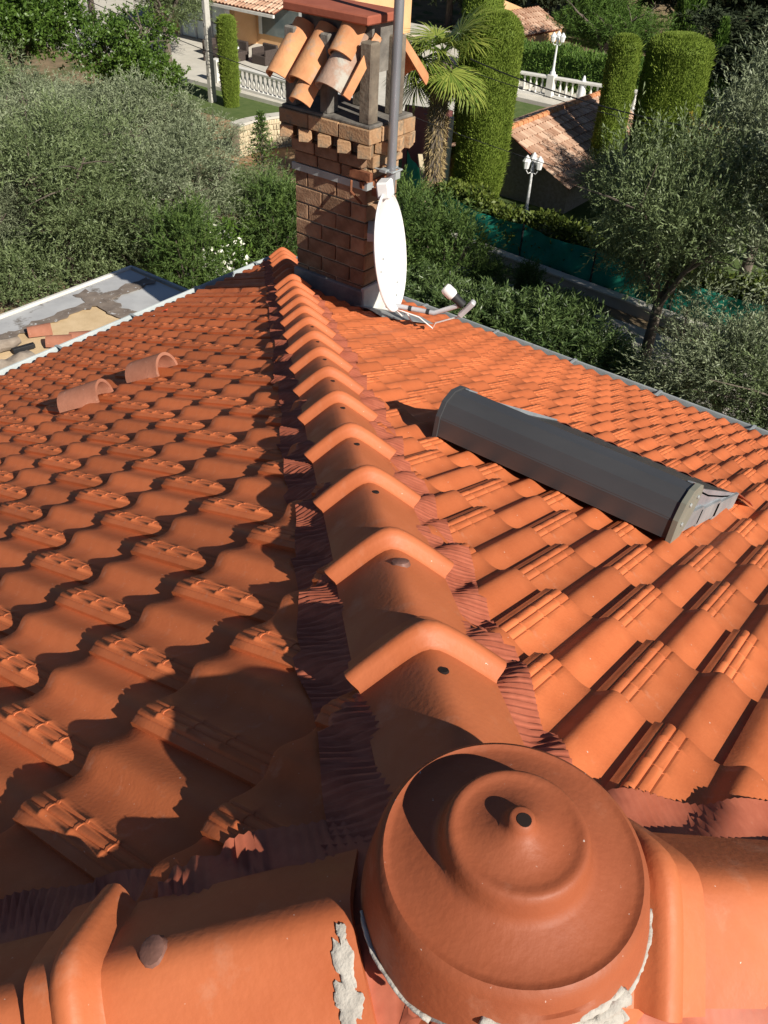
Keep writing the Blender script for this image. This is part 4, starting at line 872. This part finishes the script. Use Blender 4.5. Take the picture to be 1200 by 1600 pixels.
for i, (px, py, sc, lab) in enumerate(((690, 480, 1.0, 'sunlit feathery juniper just right of the dish'), (760, 495, .5, 'dark feathery juniper in front of green net'), (820, 470, .42, 'small dark juniper in front of the net post'), (640, 470, 1.0, 'juniper partly hidden behind the white dish'), (440, 430, 1.0, 'dark juniper at the chimney\'s left foot'), (430, 355, .50, 'juniper under the pale curved stone wall'), (372, 330, .50, 'juniper left of the young fir'), (300, 490, .9, 'juniper shrub hidden low behind left gutter'))):
    bush('juniper_shrub', gp(px, py), JU[i % 2], lab, gJ, i * .9, sc)
UG = bush_proto(78, 1.7, 1.2, 120, 'olive_dark', .10, .03, ntw=7, tl=.35, nl=12)
for i, (px, py, lab) in enumerate(((15, 476, 'dark undergrowth shrub at the left edge behind the flat roof'), (70, 466, 'dark undergrowth shrub left of the olive trunk by flat roof'), (175, 442, 'dark undergrowth shrub right of the olive trunk by flat roof'), (235, 452, 'dark undergrowth shrub behind the flat roof\'s far corner'))):
    bush('undergrowth_shrub', gp(px, py), UG, lab, 'undergrowth behind the flat roof', i * 1.2, .9, .8)
FL = bush_proto(75, 1.6, .8, 70, 'green_leaf', .12, .05); fl = bush('flowering_shrub', gp(340, 470), FL, 'shrub with small white flowers above the left gutter', sc=1.1)
r_ = np.random.default_rng(5); q = sph(420, r_) * np.array([.75, .75, .7]) * r_.uniform(.8, 1.1, (420, 1)) + np.array([0, 0, .95]); obj('blossoms', leaves('blossoms', q, sph(420, r_), .10, .09, 'flower', r_), fl)
YB = bush_proto(76, 2.2, .8, 60, 'yellow_leaf', .14, .07); bush('yellow_shrub', gp(1060, 330), YB, 'yellowing shrub right of the broad clipped cypress', sc=1.1)
# young fir left of the chimney
def fir(p, H, label, seed=81):
    r_ = np.random.default_rng(seed); t = empty('young_fir', tuple(p), label, 'tree'); m = MB().tube([(0, 0, -.2), (0, 0, H)], [.06, .01], 6); Cs, Ds = [], []
    for z in np.arange(.3, H, .16):
        Lr = (H - z) * .34 + .06
        for a in np.linspace(0, 6.28, 8)[:-1] + r_.random() * 1:
            d = V(math.cos(a), math.sin(a), .25); e = V(0, 0, z) + d * Lr; m.tube([(0, 0, z), e], [.012, .004], 4)
            s_ = r_.random(26); C = V(0, 0, z) + d * (s_ * Lr)[:, None]; Cs.append(C); Ds.append(np.tile(d, (26, 1)) * .8 + r_.normal(0, .5, (26, 3)))
    m.build('trunk', 'bark', t); obj('crown', leaves('crown', np.concatenate(Cs), np.concatenate(Ds), .12, .03, 'juniper_leaf', r_), t)
fir(gp(412, 300), 2.4, 'young pointed fir in front of the pale curved stone wall')
# ---------------------------------------------------------------- fan palm behind the chimney
pp = gp(672, 345); palm = empty('fan_palm', tuple(pp), 'fan palm with shaggy trunk behind the chimney', 'palm'); r_ = np.random.default_rng(91); TH = 4.5
m = MB().tube([(0, 0, -.2), (.02, .0, 1.2), (.0, .03, 2.6), (0, 0, TH)], [.26, .22, .24, .26], 12); m.v = [tuple(V(*p) + r_.normal(0, .02, 3)) for p in m.v]; m.build('trunk', 'bark', palm)
n = 2600; z = r_.random(n) * TH; a = r_.random(n) * 6.283; C = np.stack([.22 * np.cos(a), .22 * np.sin(a), z], -1); D = np.stack([np.cos(a) * .7, np.sin(a) * .7, -np.ones(n) * .8], -1) + r_.normal(0, .35, (n, 3)); obj('trunk_fibre', leaves('trunk_fibre', C, D, .20, .022, 'palm_dry', r_), palm)
def frond_mesh(seed, R=.98, dry=False):
    r2 = np.random.default_rng(seed); nf = 44; Vt, Fc, tn = [], [], []
    for i in range(nf):
        a = math.radians(-128 + 256 * i / (nf - 1)); u = V(math.sin(a), math.cos(a), .06 * abs(math.sin(a * 9))); s_ = nrm(np.cross(u, V(0, 0, 1))); L = R * (.82 + .25 * math.cos(a * .55)) * r2.uniform(.92, 1.06); w_ = .022
        dr = r2.uniform(.10, .24); b = len(Vt)
        for t, ww in ((.06, .5), (.45, 1.), (.75, .8), (1., .05)): c = u * L * t - V(0, 0, dr * t ** 3 * R * 1.6); Vt += [c - s_ * w_ * ww, c + s_ * w_ * ww]
        for k_ in range(3): Fc.append((b + 2 * k_, b + 2 * k_ + 1, b + 2 * k_ + 3, b + 2 * k_ + 2)); tn.append(r2.random())
    return mesh_np('frond', Vt, Fc, 'palm_dry' if dry else 'palm_leaf', tint=tn)
FM = [frond_mesh(i) for i in range(3)]; FD = frond_mesh(9, .6, True)
petiole = MB().tube([(0, -.85, 0), (0, -.4, .04), (0, .05, 0)], [.022, .016, .01], 6).mesh('stalk', 'palm_leaf')
for i in range(30):
    e = math.radians(r_.uniform(-38, 72)) if i < 24 else math.radians(r_.uniform(-68, -45)); a = i * 2.399; y = V(math.cos(a) * math.cos(e), math.sin(a) * math.cos(e), math.sin(e)); st = .85 if i < 24 else .55
    o = obj('frond', FM[i % 3] if i < 24 else FD, palm); place(o, V(0, 0, TH) + y * st, y * 1. + V(0, 0, -.25), up=(0, 0, 1)); s_ = obj('stalk', petiole, o)
# ---------------------------------------------------------------- green net fence, low wall, lamps
fence = empty('net_fence', (20.6, 9, G0), 'fence screened with dark green netting beyond the oleanders', 'fence')
fpts = [V(23.6, 16.8), V(21.9, 14.8), V(20.75, 12.9), V(20.55, 10.6), V(20.35, 8.3), V(20.2, 6.0), V(20.1, 3.7), V(20.0, 1.4)]
r_ = np.random.default_rng(101)
for i, (a, b) in enumerate(zip(fpts[:-1], fpts[1:])):
    d = b - a; L = np.linalg.norm(d); d = d / L; pe = V(-d[1], d[0]); nu, nv = 28, 12; H = 0.92; P = np.zeros((nu, nv, 3)); ph = r_.random() * 6
    for u in range(nu):
        for v in range(nv):
            s_ = u / (nu - 1); h = v / (nv - 1); sag = .10 * math.sin(math.pi * s_) * h; wr = .035 * math.sin(9 * s_ + 4 * h + ph) + .02 * math.sin(23 * s_ - 7 * h + ph) ; q = a + d * L * s_ + pe * wr * math.sin(math.pi * s_) ** .5
            P[u, v] = (q[0] - 20.6, q[1] - 9, .28 + h * H - sag)
    MB().shell(P, (pe[0] * .004, pe[1] * .004, 0)).build('net_panel', 'net_green', fence, smooth=True, angle=80)
    MB().tube([(a[0] - 20.6, a[1] - 9, 0), (a[0] - 20.6, a[1] - 9, 1.22)], .03, 8).build('post', 'black', fence)
lw = empty('low_wall', (20, 6, G0), 'pale low wall under the green net fence', 'wall'); b = MB()
for a, c in zip(fpts[1:-1], fpts[2:]): b.bar((a[0] - 20.2, a[1] - 6, .12), (c[0] - 20.2, c[1] - 6, .12), .22, .36)
b.build('wall', 'concrete', lw); b = MB()
for a, c in zip(fpts[1:-1], fpts[2:]): b.bar((a[0] - 20.25, a[1] - 6, .32), (c[0] - 20.25, c[1] - 6, .32), .30, .045)
b.build('coping', 'terrace', lw)
p = gp(663, 385); tb = MB(); q0 = V(22.6, 15.6, G0 + 1.5); q1 = V(20.8, 13.9, G0 + .35); tb.bar(tuple(q0), tuple(q1), .14, .12); tag(tb.build('timber_beam', 'stone_pale', None), 'pale timber beam leaning by the palm trunk', 'beam')
mw = empty('mauve_shutter', tuple(gp(672, 306)), 'mauve painted shutter wall with cream edge beside the palm', 'wall')
dv = nrm(V(-.35, .94, 0)); MB().box((0, 0, 1.15), (.12, .80, 2.7), np.array([V(.94, .35, 0), dv, V(0, 0, 1)]).T).build('panel', 'mauve', mw); MB().box((.02 + .16, -.46, 1.15), (.16, .12, 2.7), np.array([V(.94, .35, 0), dv, V(0, 0, 1)]).T).build('edge_post', 'white_stone', mw)
MB().box((.9, .9, 1.15), (1.6, .10, 2.5), np.array([dv, V(.94, .35, 0), V(0, 0, 1)]).T).build('return_wall', 'mauve', mw)
def lamp_parts(t, H):
    MB().lathe([(.13, 0), (.12, .10), (.07, .16), (.055, .3), (.045, H * .55), (.045, H * .80), (.07, H * .84), (.04, H * .93)], seg=12).build('post', 'white_paint', t, smooth=True)
    for i in range(3):
        a = i * 2.094 + .5; c = V(math.cos(a) * .24, math.sin(a) * .22, 0)
        MB().tube([(0, 0, H * .80), (c[0] * .6, c[1] * .6, H * .78), (c[0], c[1], H * .86)], .014, 6).build('arm', 'white_paint', t)
        l = MB().lathe([(.05, H * .86), (.09, H * .88), (.125, H * 1.0), (.14, H * 1.005), (.07, H * 1.07), (.02, H * 1.11)], (c[0], c[1], 0), seg=8).build('lantern', 'white_paint', t)
lp = empty('garden_lamp', tuple(gp(821, 336)), 'white three-lantern lamp post on lawn before the pool house', 'lamp post', 'white garden lamps'); lamp_parts(lp, 1.68)
# balustrades
balm = MB().lathe([(.055, 0), (.055, .05), (.03, .09), (.075, .24), (.06, .34), (.03, .46), (.045, .56), (.055, .60), (.055, .64)], seg=10).mesh('baluster', 'white_stone', smooth=True)
def balustrade(a, b, z, label, nb, piers=()):
    a = V(*a); b = V(*b); t = empty('balustrade', (a[0], a[1], z), label, 'balustrade'); d = b - a; L = np.linalg.norm(d); u = d / L
    MB().bar((0, 0, .05), (*d, .05), .24, .10).build('plinth', 'white_stone', t); MB().bar((0, 0, .80), (*d, .80), .26, .11).build('handrail', 'white_stone', t, bevel=.02)
    for i in range(nb): o = obj('baluster', balm, t); q = u * L * (i + .5) / nb; o.location = (q[0], q[1], .10); 
    for s_ in piers: q = u * L * s_; MB().box((q[0], q[1], .46), (.34, .34, .92)).build('pier', 'white_stone', t, bevel=.015)
    return t
balustrade((27.95, 30.2), (27.55, 22.0), G0 + .30, 'white terrace balustrade left of the chimney', 30, (0,))
balustrade((36.75, 22.2), (37.9, 15.0), G0 + .22, 'white balustrade with lamp behind the tall clipped cypress', 26, (.46,))
q = V(36.75, 22.2) + (V(37.9, 15.0) - V(36.75, 22.2)) * .46
l2 = empty('garden_lamp', (q[0], q[1], G0 + 1.14), 'white three-lantern lamp standing on the balustrade pier', 'lamp post', 'white garden lamps'); lamp_parts(l2, 1.5)
fn = empty('closed_parasol', tuple(gp(905, 168) + V(0, 0, .1)), 'small closed white parasol at the end of the right balustrade', 'parasol'); MB().lathe([(.02, 0), (.02, .2), (.16, .25), (.17, .5), (.12, .9), (.05, 1.15), (.01, 1.2)], seg=10).build('canopy', 'cloth_white', fn, smooth=True)
# ---------------------------------------------------------------- pool house
ph = empty('pool_house', (27, 13, G0), 'low pool house with old pinkish canal-tile hip roof', 'building')
org = V(27, 13, G0); RA, RB = V(24.5, 13.75, -1.25), V(31.5, 13.75, -1.25); FA, FB = V(24.3, 11.2, -2.42), V(31.7, 11.2, -2.42); KA, KB = V(24.3, 16.3, -2.42), V(31.7, 16.3, -2.42)
A = [(24.9, 11.5, G0 - .1), (31.2, 11.5, G0 - .1), (31.2, 16.0, G0 - .1), (24.9, 16.0, G0 - .1)]; B = [(x, y, -2.5) for x, y, _ in A]; T_ = [(24.9, 13.75, -1.36), (31.2, 13.75, -1.36)]
MB().add([V(*p) - org for p in A + B + T_], [(0, 1, 5, 4), (1, 2, 6, 5), (2, 3, 7, 6), (3, 0, 4, 7), (4, 5, 9, 8), (6, 7, 8, 9), (7, 4, 8), (5, 6, 9)]).build('wall', 'grey_wood', ph)
mat('pool_tile', (0.40, 0.22, 0.14), (0.72, 0.50, 0.36), scale=9, rough=0.9, attr=True, c3=(0.5, 0.42, 0.33), c3lo=0.6, c3hi=0.75, c3scale=3)
def canal_face(name, P0, P1, Q0, Q1, parent, org, wd=.165, ln=.32, material='pool_tile', seed=1):
    """barrel tiles covering the quad eave P0-P1, top Q0-Q1, one mesh of real half-round tiles"""
    r_ = np.random.default_rng(seed); eu = nrm(P1 - P0); up_ = (Q0 + Q1) / 2 - (P0 + P1) / 2; up_ = up_ - eu * (up_ @ eu); hgt = np.linalg.norm(up_); uv = up_ / hgt; nn = np.cross(eu, uv); nn = nn if nn[2] > 0 else -nn
    L0 = 0.; L1 = (P1 - P0) @ eu; t0 = (Q0 - P0) @ eu; t1 = (Q1 - P0) @ eu; Vt, Fc, tn = [], [], []; seg = 5
    rows = int(hgt / ln) + 1
    for rI in range(rows):
        v0 = rI * ln; v1 = min(v0 + ln * 1.15, hgt); f = (v0 + .5 * ln) / hgt; lo = L0 + (t0 - L0) * f; hi_ = L1 + (t1 - L1) * f
        c = math.floor(lo / wd) * wd
        while c < hi_:
            if c + wd * .5 > lo and c + wd * .5 < hi_:
                b = len(Vt); tv = r_.random(); jt = r_.normal(0, .008)
                for v, lift, rr in ((v0 - .03, .035, .088), (v1, .0, .070)):
                    for s_ in range(seg + 1):
                        a = math.pi * s_ / seg; Vt.append(P0 + eu * (c + wd / 2 + jt - math.cos(a) * rr) + uv * v + nn * (math.sin(a) * rr * .75 + lift) - org)
                for s_ in range(seg): Fc.append((b + s_, b + s_ + 1, b + seg + 2 + s_, b + seg + 1 + s_)); tn.append(tv)
            c += wd
    o = obj(name, mesh_np(name, Vt, Fc, material, tint=tn), parent); o['kind'] = 'stuff'
    MB().add([P0 - org, P1 - org, Q1 - org, Q0 - org], [(0, 1, 2, 3)]).build('roof_deck', 'slab_red', parent); return o
canal_face('roof_tiles', FA, FB, RA, RB, ph, org, seed=1); canal_face('roof_tiles', KB, KA, RB, RA, ph, org, seed=2)
for i in range(22): MB().tube([RA - org + V(.32 * i, 0, .045), RA - org + V(.32 * i + .36, 0, .03)], [.105, .085], 8).build('ridge_tile', 'old_canal', ph)
# ---------------------------------------------------------------- villa upper left, orange house upper right
vl = empty('villa', (33, 33, G0), 'peach villa with canal-tile roof and glass doors on the terrace', 'building'); vo = V(33, 33, G0)
def vb(c, d, nm, mt, M=None, **k): return MB().box(V(*c) - vo, d, M, **k).build(nm, mt, vl)
wd1 = nrm(V(.95, -.05, 0))
vb((38.0, 37.6, -2.25), (9.0, 6.0, 2.1), 'wall', 'peach_wall')       # set-back wing (glass doors)
vb((39.3, 33.0, -2.25), (8.6, 3.6, 2.1), 'wall', 'peach_wall')       # projecting wing
for i in range(3):
    for j in range(2): w_ = vb((33.45, 35.6 + i * 1.15, -2.75 + j * .88), (.06, 1.05, .82), 'glass_pane', 'curtain'); 
for i in range(4): vb((33.40, 35.0 + i * 1.15, -2.3), (.12, .08, 1.9), 'door_frame', 'lnb_grey')
vb((34.94, 32.9, -2.05), (.06, 2.5, 1.25), 'window', 'glass'); vb((34.92, 34.25, -2.05), (.05, .22, 1.3), 'curtain', 'curtain'); vb((34.92, 31.55, -2.05), (.05, .22, 1.3), 'curtain', 'curtain')
vb((34.6, 34.85, -2.3), (.5, .28, 2.0), 'pillar', 'mauve'); vb((32.9, 36.9, -1.35), (.20, 5.2, .16), 'beam', 'zinc')
r0, r1 = V(32.2, 30.9, -.62), V(32.2, 41.2, -.62); canal_face('roof_tiles', V(32.4, 41, -1.15), V(32.4, 30.9, -1.15), V(37.5, 41, .45), V(37.5, 30.9, .45), vl, vo, wd=.24, ln=.42, seed=7)
vb((32.35, 36, -1.24), (.12, 10.2, .12), 'fascia', 'white_stone')
so = empty('rattan_sofa', (31.6, 33.4, G0 + .30), 'dark rattan sofa on the villa terrace', 'sofa'); MB().box((0, 0, .2), (.9, 2.2, .4)).build('seat', 'rattan', so, bevel=.03); MB().box((.4, 0, .5), (.15, 2.2, .55)).build('backrest', 'rattan', so, bevel=.03); MB().box((0, 1.05, .4), (.9, .16, .5)).build('armrest', 'rattan', so, bevel=.03); MB().box((0, -.3, .45), (.7, .6, .14)).build('cushion', 'cloth_white', so, bevel=.04)
ch = empty('rattan_armchair', (32.1, 31.3, G0 + .30), 'dark rattan armchair under the villa window', 'armchair'); MB().box((0, 0, .2), (.9, .9, .4)).build('seat', 'rattan', ch, bevel=.03); MB().box((.38, 0, .5), (.15, .9, .55)).build('backrest', 'rattan', ch, bevel=.03)
for sy in (-1, 1): MB().box((0, sy * .4, .42), (.85, .12, .45)).build('armrest', 'rattan', ch, bevel=.03)
tb_ = empty('low_table', (30.6, 33.0, G0 + .30), 'low dark table before the rattan sofa', 'table'); MB().box((0, 0, .36), (.7, 1.1, .05)).build('top', 'rattan', tb_)
for sx in (-1, 1):
    for sy in (-1, 1): MB().box((sx * .3, sy * .5, .17), (.06, .06, .34)).build('leg', 'rattan', tb_)
pa = empty('closed_parasol', (32.7, 34.3, G0 + .30), 'tall closed white parasol in front of the villa glass doors', 'parasol'); MB().tube([(0, 0, 0), (0, 0, 2.6)], .03, 8).build('pole', 'lnb_grey', pa); MB().lathe([(.05, .5), (.17, .6), (.15, 1.3), (.12, 1.9), (.04, 2.4), (.01, 2.5)], seg=9).build('canopy', 'cloth_white', pa)
hr = empty('handrail', (29.6, 27.6, G0 + .30), 'thin metal handrail on the terrace by the balustrade', 'handrail'); MB().tube([(0, 0, 0), (0, 0, .9), (.1, -.9, .9), (.1, -.9, 0)], .025, 6).build('rail', 'zinc', hr)
cw = empty('covered_chair', (29.4, 25.9, G0 + .30), 'white covered garden chair behind the balustrade', 'chair'); MB().box((0, 0, .25), (.6, .6, .5), taper=.9).build('seat', 'cloth_white', cw, bevel=.05); MB().box((.25, 0, .6), (.16, .6, .6)).build('backrest', 'cloth_white', cw, bevel=.05)
oh = empty('orange_house', (47, 26, G0), 'orange-walled house with small tiled roof beyond the hedge', 'building'); oo = V(47, 26, G0)
W1, W2 = at(778, -4, -.9), at(886, 42, -2.9); dwn = nrm((W2 - W1) * V(1, 1, 0)); pn = V(-dwn[1], dwn[0], 0); Lw = np.linalg.norm((W2 - W1)[:2])
A = [W1, W2, V(W2[0], W2[1], G0 - .5), V(W1[0], W1[1], G0 - .5)]; MB().add([p - oo for p in A] + [p + pn * .35 - oo for p in A], [(0, 1, 2, 3), (7, 6, 5, 4), (0, 4, 5, 1), (1, 5, 6, 2), (2, 6, 7, 3), (3, 7, 4, 0)]).build('wall', 'peach_wall', oh)
pn = -pn if pn @ (CAM - W1) > 0 else pn
a = W1 + dwn * .1 - pn * 1.9 + V(0, 0, -1.5); b = W1 + dwn * (Lw * .52) - pn * 1.9 + V(0, 0, -1.5); canal_face('roof_tiles', a, b, a + pn * 1.85 + V(0, 0, .8), b + pn * 1.85 + V(0, 0, .8), oh, oo, wd=.24, ln=.4, seed=9)
MB().box((a + b) / 2 + pn * .95 - oo - V(0, 0, 1.1), (Lw * .50, 1.7, 2.0), np.array([dwn, pn, V(0, 0, 1)]).T).build('wall', 'peach_wall', oh)
# ---------------------------------------------------------------- curved stone wall left of chimney
sw_ = empty('stone_wall', tuple(gp(420, 262)), 'pale curved dry-stone retaining wall left of the chimney', 'wall'); so_ = gp(420, 262); r_ = np.random.default_rng(111)
cpt = [at(370, 250, G0), at(390, 243, G0), at(420, 236, G0), at(455, 231, G0), at(500, 232, G0)]; cpt = [V(p[0], p[1], G0) for p in cpt]; cl_ = []
for a, b in zip(cpt[:-1], cpt[1:]):
    for s_ in np.linspace(0, 1, 9)[:-1]: cl_.append(a + (b - a) * s_)
HW = 1.15; core = MB()
for a, b in zip(cl_[:-1], cl_[1:]): core.bar(tuple(a - so_ + V(0, 0, HW / 2)), tuple(b - so_ + V(0, 0, HW / 2)), .34, HW - .02)
core.build('wall_core', 'joint', sw_); st_m = []
for i in range(4):
    m = MB().box((0, 0, 0), (1, 1, 1)); m.v = [tuple(V(*p) * .5 / .5 + r_.normal(0, .07, 3)) for p in m.v]; st_m.append(m.mesh('stone', 'stone_pale', bevel=.08))
tot = 0
for row in range(6):
    z = .10 + row * .19; k2 = 0
    for i, (a, b) in enumerate(zip(cl_[:-1], cl_[1:])):
        d = b - a; L = np.linalg.norm(d); u = d / L; pe = V(u[1], -u[0], 0); pe = pe if (pe @ (CAM - a)) > 0 else -pe; nst = max(1, int(L / .24))
        for j in range(nst):
            q = a + d * ((j + .5 + .3 * (row % 2)) / nst) + pe * .155; o = obj('stone', st_m[(i + j + row) % 4], sw_)
            R_ = np.array([u, pe, V(0, 0, 1)]).T; q = q - so_; M4 = Matrix(((u[0], pe[0], 0, q[0]), (u[1], pe[1], 0, q[1]), (0, 0, 1, z), (0, 0, 0, 1))); o.matrix_local = M4 @ Matrix.Diagonal((L / nst * .9 * r_.uniform(.8, 1.05), .10 * r_.uniform(.8, 1.3), .165 * r_.uniform(.85, 1.1), 1)); tot += 1
cop = MB()
for a, b in zip(cl_[:-1], cl_[1:]): cop.bar(tuple(a - so_ + V(0, 0, HW + .03)), tuple(b - so_ + V(0, 0, HW + .03)), .46, .08)
cop.build('coping', 'terrace', sw_)
# ---------------------------------------------------------------- utility pole and wires
up_ = empty('utility_pole', (25.95, 28.45, G0), 'tall pale concrete utility pole left of the clipped cypress column', 'pole'); MB().box((0, 0, 4.5), (.30, .22, 9.0), taper=.6).build('shaft', 'pole_concrete', up_, bevel=.02)
r_ = np.random.default_rng(5)
stp = MB().box((0, 0, 0), (.05, .05, .10)).mesh('step_hole', 'mortar_grey')
for i in range(16):
    o = obj('step_hole', stp, up_); o.location = (-.14 + .0028 * i, -.0, 1.2 + .45 * i)
def wire(a, b, sag, r, label, grp='overhead wires'):
    a, b = V(*a), V(*b); o = empty('overhead_wire', tuple(a), label, 'wire', grp); MB().tube([(b - a) * t - V(0, 0, sag * 4 * t * (1 - t)) for t in np.linspace(0, 1, 25)], r, 5).build('cable', 'black', o)
def along(px, py, D): r = ray(px, py); return CAM + r * D / math.hypot(r[0], r[1])
wire(along(735, 92, 24), along(1110, 205, 19), .15, .016, 'thick overhead wire crossing the clipped cypresses, upper one')
wire(along(690, 95, 24), along(1090, 212, 20), .10, .010, 'thin overhead wire crossing the clipped cypresses below the thick one')
wire(along(640, 180, 24), along(905, 272, 22), .05, .009, 'thin overhead wire crossing the tall cypress low down')
wire(along(140, 2, 30), along(520, 150, 24), .1, .011, 'overhead wire crossing the villa terrace to the chimney')
wp = empty('ivy_pillar', tuple(gp(112, 75)), 'white pillar overgrown with ivy near the top left', 'pillar'); MB().box((0, 0, 1.4), (.55, .55, 2.9)).build('shaft', 'white_stone', wp); r_ = np.random.default_rng(6)
n = 1500; a = r_.random(n) * 6.28; C = np.stack([.42 * np.cos(a) - .25, .42 * np.sin(a) + .2, r_.random(n) * 2.9], -1); obj('ivy', leaves('ivy', C, sph(n, r_), .16, .12, 'ivy_leaf', r_), wp)
